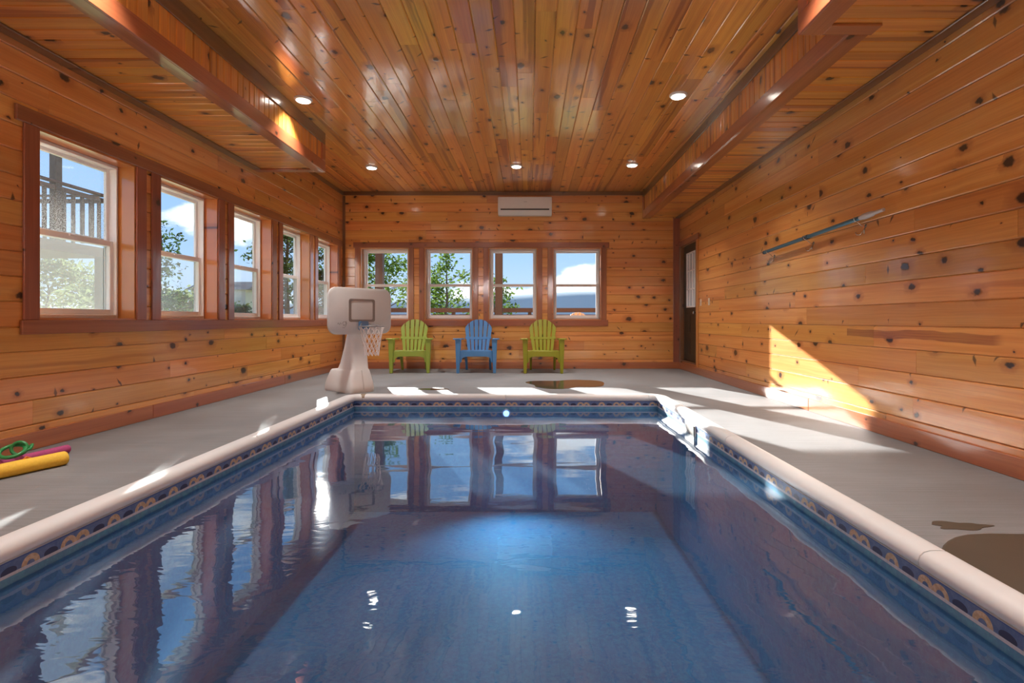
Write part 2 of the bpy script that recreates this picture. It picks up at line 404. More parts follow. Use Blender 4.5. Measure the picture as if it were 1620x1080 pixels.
def board(parent, u, v, nrm, plane, u0, u1, v0, v1, mat, name='board', t=0.02, gap=0.001):
    """one tongue-and-groove board: grain axis u, width axis v, face towards nrm with its face at plane"""
    me = board_mesh(v1-v0, mat, t)
    U, V, N = AX[u].copy(), AX[v].copy(), Vector(nrm)
    na = 'XYZ'[[abs(c) > .5 for c in nrm].index(True)]
    L = (u1-u0)-2*gap
    org = U*(u0+gap) + V*v0 + AX[na]*plane - N*t
    if U.cross(V).dot(N) < 0:
        org = U*(u1-gap) + V*v0 + AX[na]*plane - N*t; U = -U
    o = bpy.data.objects.new(name, me); C.objects.link(o); o.parent = parent
    M = Matrix.Identity(4)
    for r_ in range(3):
        M[r_][0] = U[r_]; M[r_][1] = V[r_]; M[r_][2] = N[r_]; M[r_][3] = org[r_]
    o.matrix_basis = M @ Matrix.Diagonal((L, 1, 1, 1))
    return o
def lengths(a, b, lo=2.2, hi=4.0):
    """cut points of a random run of board lengths from a to b"""
    out = [a]; first = True
    while True:
        L = rng.uniform(0.9, hi) if first else rng.uniform(lo, hi); first = False
        if out[-1]+L > b-0.7: out.append(b); return out
        out.append(out[-1]+L)
def board_wall(parent, u, nrm, plane, u0, u1, z0, z1, openings, mat, row=0.18):
    z = z0
    while z < z1-0.01:
        zt = min(z+row, z1)
        if z1-zt < 0.04: zt = z1
        cuts = sorted(o_ for o_ in openings if o_[2] < zt-0.001 and o_[3] > z+0.001)
        segs = []; a = u0
        for (a0, a1, b0, b1) in cuts:
            if a0 > a: segs.append((a, a0, z, zt))
            if b0 > z+0.02: segs.append((a0, a1, z, b0))
            if b1 < zt-0.02: segs.append((a0, a1, b1, zt))
            a = a1
        if a < u1: segs.append((a, u1, z, zt))
        # a partial strip over or under an opening joins its full-height neighbours only when nothing is cut away
        for (s0, s1, q0, q1) in segs:
            pts = lengths(s0, s1) if s1-s0 > 2.6 else [s0, s1]
            for p0, p1 in zip(pts, pts[1:]): board(parent, u, 'Z', nrm, plane, p0, p1, q0, q1, mat)
        z = zt

# ------------------------------------------------------------------ room dimensions
XL, XR, YB, YN, ZC, ZS = -3.65, 2.93, 10.0, -3.5, 3.456, 2.95
T = 0.02
L_OPEN = [(3.80+1.25*i, 4.74+1.25*i, 0.95, 2.374) for i in range(5)]
B_OPEN = [(-3.31+1.253*i, -2.36+1.253*i, 0.95, 2.36) for i in range(4)]
DOOR = (8.98, 9.85, 0.19, 2.36)
WD = 0.24   # wall thickness

def slab_with_openings(f, a0, a1, z0, z1, openings):
    """boxes around openings; f(a0,a1,z0,z1) adds one box"""
    a = a0
    for (o0, o1, b0, b1) in sorted(openings):
        f(a, o0, z0, z1); f(o0, o1, z0, b0); f(o0, o1, b1, z1); a = o1
    f(a, a1, z0, z1)

# floor: concrete deck round the pool
PXL, PXR, PYB, PYN = -2.29, 1.69, 6.50, 0.75    # outer edge of the coping
mb = MB(); ZD = -0.35
mb.box(XL-WD, PXL, YN-WD, YB+WD, ZD, 0); mb.box(PXR, XR+WD, YN-WD, YB+WD, ZD, 0)
mb.box(PXL, PXR, PYB, YB+WD, ZD, 0); mb.box(PXL, PXR, YN-WD, PYN, ZD, 0)
tag(mb.obj('floor', concrete), 'grey broom-finished concrete pool deck floor', 'floor', kind='structure')

mb = MB(); slab_with_openings(lambda a, b, c, d: mb.box(XL-WD, XL-T, a, b, c, d), YN-WD, YB+WD, 0, 3.7, L_OPEN)
wl = tag(mb.obj('wall_left', wall_y), 'knotty pine board wall with a row of five windows', 'wall', kind='structure')
mb = MB(); slab_with_openings(lambda a, b, c, d: mb.box(XR+T, XR+WD, a, b, c, d), YN-WD, YB+WD, 0, 3.7, [DOOR])
wr = tag(mb.obj('wall_right', wall_y), 'knotty pine board wall with the hanging pole and the dark door', 'wall', kind='structure')
mb = MB(); slab_with_openings(lambda a, b, c, d: mb.box(a, b, YB+T, YB+WD, c, d), XL-T, XR+T, 0, 3.7, B_OPEN)
wb = tag(mb.obj('wall_back', wall_x), 'knotty pine end wall with four windows behind the garden chairs', 'wall', kind='structure')
tag(MB().box(XL-T, XR+T, YN-WD, YN, 0, 3.7).obj('wall_front', wall_x), 'pine end wall behind the viewer', 'wall', kind='structure')
ceil = tag(MB().box(XL-WD, XR+WD, YN-WD, YB+WD, ZC+T, 3.75).obj('ceiling', ceil_y), 'varnished knotty pine plank ceiling', 'ceiling', kind='structure')

YS = 1.2      # boards are built from here on; nothing nearer is in view
board_wall(wl, 'Y', (1, 0, 0), XL, YS, YB, 0.0, ZC, L_OPEN, wall_y)
board_wall(wr, 'Y', (-1, 0, 0), XR, YS, YB, 0.0, 2.96, [DOOR], wall_y)
board_wall(wb, 'X', (0, -1, 0), YB, XL, XR, 0.0, ZC, B_OPEN, wall_x)
# ceiling boards
XSL, XSR, YSL = -2.76, 2.22, 6.86
x = XL; CW = 0.176
while x < XSR-0.01:
    x1 = min(x+CW, XSR)
    y0 = 2.3 if x1 > XSL-0.02 else YSL-0.15
    if x1-x > 0.03:
        pts = lengths(y0, YB, 2.0, 3.6)
        for a, b in zip(pts, pts[1:]): board(ceil, 'Y', 'X', (0, 0, -1), ZC, a, b, x, x1, ceil_y)
    x = x1

# soffits
XB = 1.885; YSB = 3.55
def soffit(name, mesh_mb, label):
    return tag(mesh_mb.obj(name, soff_x), label, 'soffit', kind='structure')
sl = soffit('ceiling_soffit_left', MB().box(XL, XSL-T, YN, YSL, ZS+T, ZC), 'boxed pine soffit above the long row of windows')
sr = soffit('ceiling_soffit_right', MB().box(XSR+T, XR, YSB, YB, ZS+T, ZC).box(XB+T, XR, YN, YSB, ZS+T, ZC), 'boxed pine soffit above the wall with the hanging pole')
def strips(a, b, wdt, f):
    while a < b-0.02:
        c = min(a+wdt*rng.uniform(0.9, 1.1), b); f(a, c); a = c
q = lambda v: round(v*200)/200
def qstrips(a, b, ws, f):
    while a < b-0.01:
        wv = rng.choice(ws); c = a+wv
        if c > b-0.03: c = b
        f(a, c); a = c
qstrips(2.2, YSL, [0.13, 0.14], lambda a, b: board(sl, 'X', 'Y', (0, 0, -1), ZS, XL, XSL, a, b, soff_x))
qstrips(2.2, YSB, [0.13, 0.14], lambda a, b: board(sr, 'X', 'Y', (0, 0, -1), ZS, XB, XR, a, b, soff_x))
qstrips(YSB, YB, [0.13, 0.14], lambda a, b: board(sr, 'X', 'Y', (0, 0, -1), ZS, XSR, XR, a, b, soff_x))
qstrips(2.2, YSL, [0.09, 0.11], lambda a, b: board(sl, 'Z', 'Y', (1, 0, 0), XSL, ZS, ZC, a, b, soff_z))
qstrips(2.2, YSB, [0.09, 0.11], lambda a, b: board(sr, 'Z', 'Y', (-1, 0, 0), XB, ZS, ZC, a, b, soff_z))
qstrips(YSB, YB, [0.09, 0.11], lambda a, b: board(sr, 'Z', 'Y', (-1, 0, 0), XSR, ZS, ZC, a, b, soff_z))
def tbox(parent, name, mat, *b, bevel=0.004): return MB().box(*b).obj(name, mat, parent, bevel=bevel)
P = 0.018
# left soffit trim
tbox(sl, 'corner_trim', red_m['Y'], XSL, XSL+P, YN, YSL+P, ZS-P, 3.075)
tbox(sl, 'underside_trim', red_m['Yx'], XSL-0.13, XSL, YN, YSL+P, ZS-P, ZS)
tbox(sl, 'end_trim', red_m['Xy'], XL, XSL-0.13, YSL-0.10, YSL+P, ZS-P, ZS)
tbox(sl, 'end_trim', red_m['Z'], XSL, XSL+P, YSL-0.09, YSL+P, 3.075, 3.30)
tbox(sl, 'crown_trim', dark_m['Y'], XSL, XSL+P, YN, YSL+P, 3.30, ZC)
tbox(sl, 'wall_trim', dark_m['Y'], XL, XL+0.10, YN, YSL-0.10, ZS-P, ZS)
# right soffit trim
tbox(sr, 'corner_trim', red_m['Y'], XSR-P, XSR, YSB, YB, ZS-P, 3.075)
tbox(sr, 'underside_trim', red_m['Yx'], XSR, XSR+0.14, YSB+P, YB, ZS-P, ZS)
tbox(sr, 'crown_trim', dark_m['Y'], XSR-P, XSR, YSB, YB, 3.34, ZC)
tbox(sr, 'end_trim', red_m['Z'], XSR-P, XSR, YB-0.10, YB, 3.075, 3.34)
tbox(sr, 'wall_trim', dark_m['Y'], XR-0.09, XR, YN, YB, ZS-P, ZS)
tbox(sr, 'corner_trim', red_m['Y'], XB-P, XB, YN, YSB+P, ZS-P, 3.075)
tbox(sr, 'corner_trim', red_m['Z'], XB-P, XB, YSB-0.10, YSB+P, 3.075, ZC)
tbox(sr, 'underside_trim', red_m['Yx'], XB, XB+0.15, YN, YSB+P, ZS-P, ZS)
tbox(sr, 'end_trim', red_m['Xy'], XB+0.15, 2.38, YSB-0.10, YSB+P, ZS-P, ZS)

# wall corner trim, crown and baseboards
def trim(name, mat, *b, label='', cat='trim'):
    return tag(MB().box(*b).obj(name, mat, bevel=0.004), label, cat, kind='structure')
trim('trim_3', trim_m['Zx'], XR-0.13, XR, YB-P, YB, 0.13, ZS-P, label='vertical corner board beside the dark door')
trim('trim_4', dark_m['Zx'], XL, XL+0.05, YB-P, YB, 0.13, 3.37, label='narrow vertical corner strip where the window walls meet')
trim('trim_5', dark_m['X'], XL, XSR-P, YB-P, YB, 3.38, ZC, label='crown strip under the ceiling above the air conditioner')
trim('trim_6', dark_m['Y'], XL, XL+P, YSL+P, YB-P, 3.38, ZC, label='short crown strip in the far ceiling corner past the soffit')
def baseboard(name, ax, segs, f, label):
    o = tag(empty(name), label, 'baseboard', kind='structure')
    for a, b in zip(segs, segs[1:]): f(a+0.0015, b-0.0015, o)
baseboard('baseboard_left', 'Y', [YN, 1.9, 4.94, 7.6, YB-P], lambda a, b, o: tbox(o, 'board', red_m['Y'], XL, XL+P, a, b, 0, 0.13), 'reddish baseboard under the row of five windows')
baseboard('baseboard_right', 'Y', [YN, 2.2, 5.35, YB-P], lambda a, b, o: tbox(o, 'board', red_m['Y'], XR-P, XR, a, b, 0, 0.13), 'orange-brown baseboard beside the sunlit deck')
baseboard('baseboard_back', 'X', [XL, -0.6, XR], lambda a, b, o: tbox(o, 'board', red_m['X'], a, b, YB-P, YB, 0, 0.13), 'reddish baseboard behind the garden chairs')

# ------------------------------------------------------------------ windows
def window(num, side, op, label, dusty=False, screen=True):
    a0, a1, z0, z1 = op
    if side == 'L': F = lambda a, d, z: (XL-d, a, z); jm_v, jm_h = jamb_m['Z'], jamb_m['Y']
    else: F = lambda a, d, z: (a, YB+d, z); jm_v, jm_h = jamb_m['Zx'], jamb_m['X']
    def bx(mb, a, b, d0, d1, c, d):
        return mb.quadbox([F(a, d0, c), F(b, d0, c), F(b, d1, c), F(a, d1, c), F(a, d0, d), F(b, d0, d), F(b, d1, d), F(a, d1, d)])
    def ring(mb, a, b, d0, d1, c, d, wa, wc0, wc1):
        bx(mb, a, a+wa, d0, d1, c, d); bx(mb, b-wa, b, d0, d1, c, d)
        bx(mb, a+wa, b-wa, d0, d1, c, c+wc0); bx(mb, a+wa, b-wa, d0, d1, d-wc1, d); return mb
    o = tag(empty('window_%d' % num), label, 'window', kind='structure')
    J = 0.015; D = 0.16
    for (p, q_, r_, s_, mt) in ((a0, a0+J, z0, z1, jm_v), (a1-J, a1, z0, z1, jm_v), (a0+J, a1-J, z1-J, z1, jm_h), (a0+J, a1-J, z0, z0+J, jm_h)):
        bx(MB(), p, q_, -0.001, D, r_, s_).obj('jamb', mt, o)
    b0, b1, c0, c1 = a0+J, a1-J, z0+J, z1-J
    ring(MB(), b0, b1, D-0.012, WD+0.01, c0, c1, 0.032, 0.035, 0.035).obj('frame', vinyl, o, bevel=0.003)
    ring(MB(), b0+0.02, b1-0.02, D-0.022, D-0.010, c0+0.02, c1-0.02, 0.012, 0.012, 0.012).obj('inner_stop', vinyl, o, bevel=0.002)
    zm = z0+(z1-z0)*0.485
    up = ring(MB(), b0+0.032, b1-0.032, D+0.042, D+0.070, zm-0.022, c1-0.035, 0.034, 0.045, 0.03).obj('upper_sash', vinyl, o, bevel=0.003)
    bx(MB(), b0+0.066, b1-0.066, D+0.054, D+0.058, zm+0.023, c1-0.065).obj('pane', pane_dusty if dusty else pane_m, up)
    lo = ring(MB(), b0+0.032, b1-0.032, D+0.006, D+0.038, c0+0.035, zm+0.028, 0.036, 0.045, 0.05).obj('lower_sash', vinyl, o, bevel=0.003)
    bx(MB(), b0+0.068, b1-0.068, D+0.020, D+0.024, c0+0.080, zm-0.022).obj('pane', pane_m, lo)
    am = (a0+a1)/2
    bx(MB(), am-0.03, am+0.03, D-0.004, D+0.006, zm+0.006, zm+0.024).obj('sash_lock', vinyl, lo, bevel=0.003)
    if screen:
        s_ = ring(MB(), b0+0.034, b1-0.034, D+0.074, D+0.080, c0+0.035, zm, 0.014, 0.014, 0.014).obj('screen_frame', vinyl, o)
        bx(MB(), b0+0.048, b1-0.048, D+0.0765, D+0.0775, c0+0.049, zm-0.014).obj('insect_screen', screen_d if dusty else screen_m, s_)
lab = ['nearest window of the long row, dusty upper pane showing a balcony rail', 'second window of the long row from the viewer', 'middle window of the long row of five',
       'fourth window of the long row from the viewer', 'farthest window of the long row, next to the room corner']
for i, op in enumerate(L_OPEN): window(i+1, 'L', op, lab[i], dusty=(i == 0))
lab = ['end-wall window partly hidden by the basketball backboard', 'end-wall window between the left green chair and the blue chair',
       'end-wall window between the blue chair and the right green chair', 'rightmost end-wall window showing a big white cloud']
for i, op in enumerate(B_OPEN): window(i+6, 'B', op, lab[i], screen=False)

# window casings
t1 = tag(empty('trim_1'), 'mahogany-stained casing round the long row of five windows', 'window trim', kind='structure')
tbox(t1, 'header', trim_m['Y'], XL, XL+0.024, 3.62, 9.93, 2.374, 2.485)
tbox(t1, 'apron', trim_m['Y'], XL, XL+0.024, 3.66, 9.95, 0.845, 0.95)
for (a0, a1, _, _) in L_OPEN:
    for (p, q_) in ((a0-0.12, a0), (a1, a1+0.12)): tbox(t1, 'stile', trim_m['Z'], XL, XL+P, p, q_, 0.95, 2.374)
t2 = tag(empty('trim_2'), 'mahogany-stained casing round the four end-wall windows', 'window trim', kind='structure')
tbox(t2, 'header', trim_m['X'], -3.44, 1.55, YB-0.024, YB, 2.36, 2.465)
tbox(t2, 'apron', trim_m['X'], -3.43, 1.53, YB-0.024, YB, 0.835, 0.95)
for i, (a0, a1, _, _) in enumerate(B_OPEN):
    for (p, q_) in ((a0-0.10, a0), (a1, a1+0.10)): tbox(t2, 'stile', trim_m['Zx'], p, q_, YB-P, YB, 0.95, 2.36)

# ------------------------------------------------------------------ door
door_m = plain('dark_green_paint', (0.012, 0.016, 0.012), 0.35, var=0.2)
d1 = tag(empty('door_1'), 'dark green half-glazed door with white grille beside the corner', 'door', kind='structure')
y0, y1, z0, z1 = DOOR
XD = XR+0.035
for (b) in ((XR, XR+WD, y0-0.001, y0+0.02, z0, z1), (XR, XR+WD, y1-0.02, y1+0.001, z0, z1), (XR, XR+WD, y0+0.02, y1-0.02, z1-0.02, z1), (XR-0.02, XR+WD, y0, y1, z0-0.03, z0)):
    tbox(d1, 'jamb', dark_m['Z'], *b, bevel=0.002)
tbox(d1, 'casing', jamb_m['Z'], XR-P, XR, y0-0.10, y0, 0.13, z1)
tbox(d1, 'casing', dark_m['Z'], XR-P, XR, y1, YB-P, 0.13, z1)
tbox(d1, 'casing', trim_m['Y'], XR-0.024, XR, y0-0.14, YB-P, z1, z1+0.10)
ws = (9.16, 9.66, 1.18, 2.20)
leaf = MB(); slab_with_openings(lambda a, b, c, d: leaf.box(XD, XD+0.045, a, b, c, d), y0+0.02, y1-0.02, z0, z1-0.02, [ws])
leaf = leaf.obj('door_leaf', door_m, d1)
for (c, d) in ((0.32, 0.62), (0.72, 1.06)):
    for (a, b) in ((9.10, 9.38), (9.45, 9.73)): tbox(leaf, 'raised_panel', door_m, XD-0.006, XD, a, b, c, d)
g = MB().box(XD-0.012, XD+0.02, ws[0], ws[0]+0.03, ws[2], ws[3]).box(XD-0.012, XD+0.02, ws[1]-0.03, ws[1], ws[2], ws[3]).box(XD-0.012, XD+0.02, ws[0]+.03, ws[1]-.03, ws[2], ws[2]+.03).box(XD-0.012, XD+0.02, ws[0]+.03, ws[1]-.03, ws[3]-.03, ws[3])
g.obj('lite_frame', vinyl, d1, bevel=0.003)
for i in (1, 2): tbox(d1, 'muntin', vinyl, XD-0.008, XD+0.012, ws[0]+.5*i/3-.012, ws[0]+.5*i/3+.012, ws[2]+.03, ws[3]-.03, bevel=0.002)
for i in (1, 2): tbox(d1, 'muntin', vinyl, XD-0.007, XD+0.012, ws[0]+.03, ws[1]-.03, ws[2]+1.02*i/3-.012, ws[2]+1.02*i/3+.012, bevel=0.002)
frost = plain('frosted_white_glass', (0.62, 0.66, 0.72), 0.25, var=0.03)
for i in range(3):
    for j in range(3):
        tbox(d1, 'pane', frost, XD+0.014, XD+0.020, ws[0]+.5*i/3, ws[0]+.5*(i+1)/3, ws[2]+1.02*j/3, ws[2]+1.02*(j+1)/3, bevel=0)
hd = MB().lathe([(0.03, 0), (0.03, -0.008), (0.012, -0.012), (0.012, -0.045), (0.027, -0.05), (0.030, -0.065), (0.018, -0.078)], (XD, 9.08, 1.08), 'X', 16).obj('door_knob', chrome, d1, smooth=40)

# ------------------------------------------------------------------ pool
pool = tag(empty('swimming_pool', (0, 0, 0)), 'rectangular indoor pool with white coping and blue patterned liner', 'pool')
CW_ = 0.118     # coping width
IXL, IXR, IYB, IYN = PXL+CW_-0.02, PXR-CW_+0.02, PYB-CW_+0.02, PYN+CW_-0.02
ZF = -1.45
def liner_wall(mat, *b): return MB().box(*b).obj('liner_wall', mat, pool)
liner_wall(liner_y, IXL-0.05, IXL, IYN-0.05, IYB+0.05, ZF, -0.045)
liner_wall(liner_y, IXR, IXR+0.05, IYN-0.05, IYB+0.05, ZF, -0.045)
liner_wall(liner_x, IXL, IXR, IYB, IYB+0.05, ZF, -0.045)
liner_wall(liner_x, IXL, IXR, IYN-0.05, IYN, ZF, -0.045)
MB().box(IXL-0.05, IXR+0.05, IYN-0.05, IYB+0.05, ZF-0.05, ZF).obj('liner_floor', liner_f, pool)
cop_m = plain('white_coping', (0.68, 0.685, 0.685), 0.38, var=0.05, scale=9)
bead_m = plain('grey_liner_track', (0.42, 0.42, 0.42), 0.4)
stain_m = plain('brown_joint_clip', (0.25, 0.17, 0.10), 0.5, var=0.25)
prof = [(0.0, -0.05), (0.0, 0.010), (0.010, 0.018), (0.035, 0.021), (0.085, 0.020), (0.115, 0.012), (0.134, -0.004), (0.142, -0.024), (0.139, -0.042), (0.128, -0.052)]
prof = [(a*0.84, z if z < 0 else z*0.9) for a, z in prof]
RC = 0.20      # corner radius of the outer coping line
def cop_rings(pts):
    """pts: list of (point on outer line, inward unit vector)"""
    return [[Vector((p[0]+d[0]*a, p[1]+d[1]*a, z)) for a, z in prof] for p, d in pts]
def coping(pts, mat=None): return MB().loft(cop_rings(pts)).obj('coping', mat or cop_m, pool, smooth=50)
g = 0.003
cuts = [PYN, 2.07, 4.12, PYB-RC]
for a, b in zip(cuts, cuts[1:]):
    coping([((PXL, a+g), (1, 0)), ((PXL, b-g), (1, 0))]); coping([((PXR, b-g), (-1, 0)), ((PXR, a+g), (-1, 0))])
for a, b in zip([PXL+RC, -0.30, PXR-RC], [-0.30, PXR-RC]): coping([((a+g, PYB), (0, -1)), ((b-g, PYB), (0, -1))])
coping([((PXR-0.14, PYN), (0, 1)), ((PXL+0.14, PYN), (0, 1))])
def arc(cx, cy, a0, a1, n=8):
    out = []
    for i in range(n+1):
        a = a0+(a1-a0)*i/n; out.append(((cx+RC*math.cos(a), cy+RC*math.sin(a)), (-math.cos(a), -math.sin(a))))
    return out
coping(arc(PXL+RC, PYB-RC, math.pi, math.pi/2)); coping(arc(PXR-RC, PYB-RC, math.pi/2, 0))
MB().loft([[Vector((v.x, v.y, v.z+0.001)) for v in r_] for r_ in cop_rings([((PXL+RC-0.03, PYB), (0, -1)), ((PXL+RC+0.03, PYB), (0, -1))])]).obj('coping_clip', stain_m, pool)
# corner fillers of concrete outside the rounded corners belong to the deck; liner track bead under the coping
for b in ((IXL-0.005, IXL+0.012, IYN, IYB, -0.062, -0.050), (IXR-0.012, IXR+0.005, IYN, IYB, -0.062, -0.050), (IXL, IXR, IYB-0.012, IYB+0.005, -0.062, -0.050)):
    MB().box(*b).obj('liner_track', bead_m, pool, bevel=0.005)
for (cx, cy, sx) in ((PXL, PYB, 1), (PXR, PYB, -1)):
    pts = [(cx, cy, 0)] + [(cx+sx*(RC-RC*math.cos(a)), cy-RC+RC*math.sin(a), 0) for a in [math.pi/2*i/6 for i in range(7)]]
    o = MB().prism(pts, (0, 0, -0.2)).obj('corner_infill', concrete, bpy.data.objects['floor'])
# skimmer mouth on the right pool wall
skw = plain('skimmer_plastic', (0.80, 0.80, 0.78), 0.35, var=0.03)
black = plain('black_recess', (0.015, 0.015, 0.016), 0.6)
sk = empty('skimmer', (0, 0, 0)); sk.parent = pool
MB().box(IXR-0.012, IXR, 4.90, 5.22, -0.205, -0.066).obj('face_plate', skw, sk, bevel=0.005)
MB().box(IXR-0.014, IXR-0.0125, 4.97, 5.16, -0.175, -0.095).obj('opening', plain('skimmer_weir', (0.30, 0.28, 0.25), 0.6), sk)
MB().box(IXR-0.02, IXR-0.0125, 4.905, 4.93, -0.20, -0.072).obj('side_slot', black, sk)
# underwater light on the far wall
pl = empty('pool_light', (0, 0, 0)); pl.parent = pool
LX = (801-838)*IYB/810
MB().lathe([(0.055, 0), (0.055, -0.012), (0.040, -0.018)], (LX, IYB, -0.215), 'Y', 24).obj('light_bezel', skw, pl, smooth=40)
MB().lathe([(0.038, -0.017), (0.034, -0.024), (0.012, -0.028)], (LX, IYB, -0.215), 'Y', 24).obj('light_lens', emit('blue_pool_lamp', (0.30, 0.36, 1.0), 9.0), pl, smooth=40)
pld = bpy.data.lights.new('pool_lamp', 'SPOT'); pld.energy = 170; pld.color = (0.58, 0.80, 1.0); pld.spot_size = R(112); pld.spot_blend = 1.0; pld.shadow_soft_size = 0.05
plo = bpy.data.objects.new('pool_lamp', pld); C.objects.link(plo); plo.location = (LX, IYB-0.06, -0.42); plo.rotation_euler = Vector((-0.15, 1, 0.85)).to_track_quat('Z', 'Y').to_euler()

wat = MB(); wat.v = [(IXL, IYN, WATER_Z), (IXR, IYN, WATER_Z), (IXR, IYB, WATER_Z), (IXL, IYB, WATER_Z)]; wat.f = [(0, 1, 2, 3)]
tag(wat.obj('pool_water', water_m), 'still blue pool water reflecting the windows', 'water')

# ------------------------------------------------------------------ ceiling lamps
lens_m = emit('warm_led_lens', (1.0, 0.93, 0.82), 9.0)
lamp_rim = plain('white_lamp_rim', (0.82, 0.80, 0.76), 0.4)
lamp_mesh = MB().lathe([(0.098, 0.0), (0.098, -0.010), (0.090, -0.020), (0.076, -0.022)], (0, 0, 0)).mesh('rim', lamp_rim, smooth=40)
lens_mesh = MB().lathe([(0.075, -0.0225), (0.070, -0.028), (0.045, -0.031), (0.012, -0.032)], (0, 0, 0)).mesh('lens', lens_m, smooth=40)
LAMPS = [(-2.59, 8.39, 'round ceiling lamp above the basketball hoop side of the far row'), (-0.216, 8.32, 'round ceiling lamp in front of the air conditioner, middle of the far row'),
         (1.65, 8.25, 'round ceiling lamp at the right end of the far row'), (-2.57, 5.81, 'large-looking round ceiling lamp beside the soffit over the windows'),
         (1.654, 5.70, 'large-looking round ceiling lamp beside the soffit over the hanging pole')]
for yy, nm in ((3.1, 'second'), (0.5, 'third'), (-2.1, 'last')):  # rows added out of view to raise the overall room brightness
    LAMPS += [(-2.58, yy, 'added round ceiling lamp for fill, window side of the %s row out of view' % nm), (1.60 if yy > 0 else 1.5, yy, 'added round ceiling lamp for fill, door side of the %s row out of view' % nm)]
for (lx, ly, lb) in LAMPS:
    o = tag(empty('ceiling_lamp', (lx, ly, ZC)), lb, 'ceiling lamp', 'round led ceiling lamps')
    link('rim', lamp_mesh, o); link('lens', lens_mesh, o)
    ld = bpy.data.lights.new('ceiling_lamp_light', 'AREA'); ld.shape = 'DISK'; ld.size = 0.14; ld.spread = R(95); ld.energy = LAMP_W; ld.color = (1.0, 0.95, 0.90)
    lo = bpy.data.objects.new('ceiling_lamp_light', ld); C.objects.link(lo); lo.location = (lx, ly, ZC-0.036)

# added globe pendants, unseen behind the viewer, that fill the room with light
black_m = plain('black_cord', (0.02, 0.02, 0.02), 0.6)
fill_globe_m = emit('added_fill_globe', (1.0, 0.94, 0.86), 6.0)
for (gx, lb) in ((-1.9, 'added fill globe, unseen behind the viewer on the window side'), (1.1, 'added fill globe, unseen behind the viewer on the door side')):
    o = tag(empty('added_fill_pendant', (gx, -1.9, 2.35)), lb, 'added fill lamp', 'added fill globes behind the viewer')
    MB().lathe([(0.16*math.sin(math.pi*i/12)+0.002, 0.16*math.cos(math.pi*i/12)) for i in range(13)], (0, 0, 0)).obj('globe', fill_globe_m, o, smooth=60)
    MB().tube([(0, 0, 0.17), (0, 0, ZC-2.35)], 0.006).obj('cord', black_m, o); MB().lathe([(0.05, 0.155), (0.05, 0.20), (0.02, 0.22)], (0, 0, 0)).obj('cap', lamp_rim, o)
    ld = bpy.data.lights.new('added_fill_light', 'POINT'); ld.energy = REAR_FILL_W; ld.color = (1.0, 0.965, 0.92); ld.shadow_soft_size = 0.17
    lo = bpy.data.objects.new('added_fill_light', ld); C.objects.link(lo); lo.location = (gx, -1.9, 2.35)

# ------------------------------------------------------------------ air conditioner
ac_m = plain('white_appliance_plastic', (0.80, 0.79, 0.78), 0.35, var=0.02)
ac = tag(empty('air_conditioner', (-0.092, YB, 2.963)), 'white wall-mounted split air conditioner above the windows', 'air conditioner')
aw = 0.515
pr = [(0, 0.03), (0, 0.35), (-0.19, 0.35), (-0.215, 0.33), (-0.22, 0.10), (-0.205, 0.05), (-0.15, 0.0), (-0.03, 0.0)]
MB().prism([(-aw, y, z) for y, z in pr], (2*aw, 0, 0)).obj('body', ac_m, ac, bevel=0.008, seg=2, smooth=40)
MB().box(-aw+.015, aw-.015, -0.228, -0.215, 0.125, 0.335).obj('front_panel', ac_m, ac, bevel=0.006, seg=2)
MB().box(-aw+.05, aw-.05, -0.226, -0.205, 0.088, 0.112).obj('air_slot', plain('dark_grey_slot', (0.03, 0.035, 0.035), 0.5), ac)
MB().quadbox([(-aw+.05, -.222, .075), (aw-.05, -.222, .075), (aw-.05, -.214, .075), (-aw+.05, -.214, .075), (-aw+.05, -.226, .086), (aw-.05, -.226, .086), (aw-.05, -.216, .086), (-aw+.05, -.216, .086)]).obj('louvre', ac_m, ac)
MB().box(-0.02, 0.04, -0.2295, -0.228, 0.235, 0.25).obj('badge', plain('silver_badge', (0.6, 0.6, 0.6), 0.3), ac)

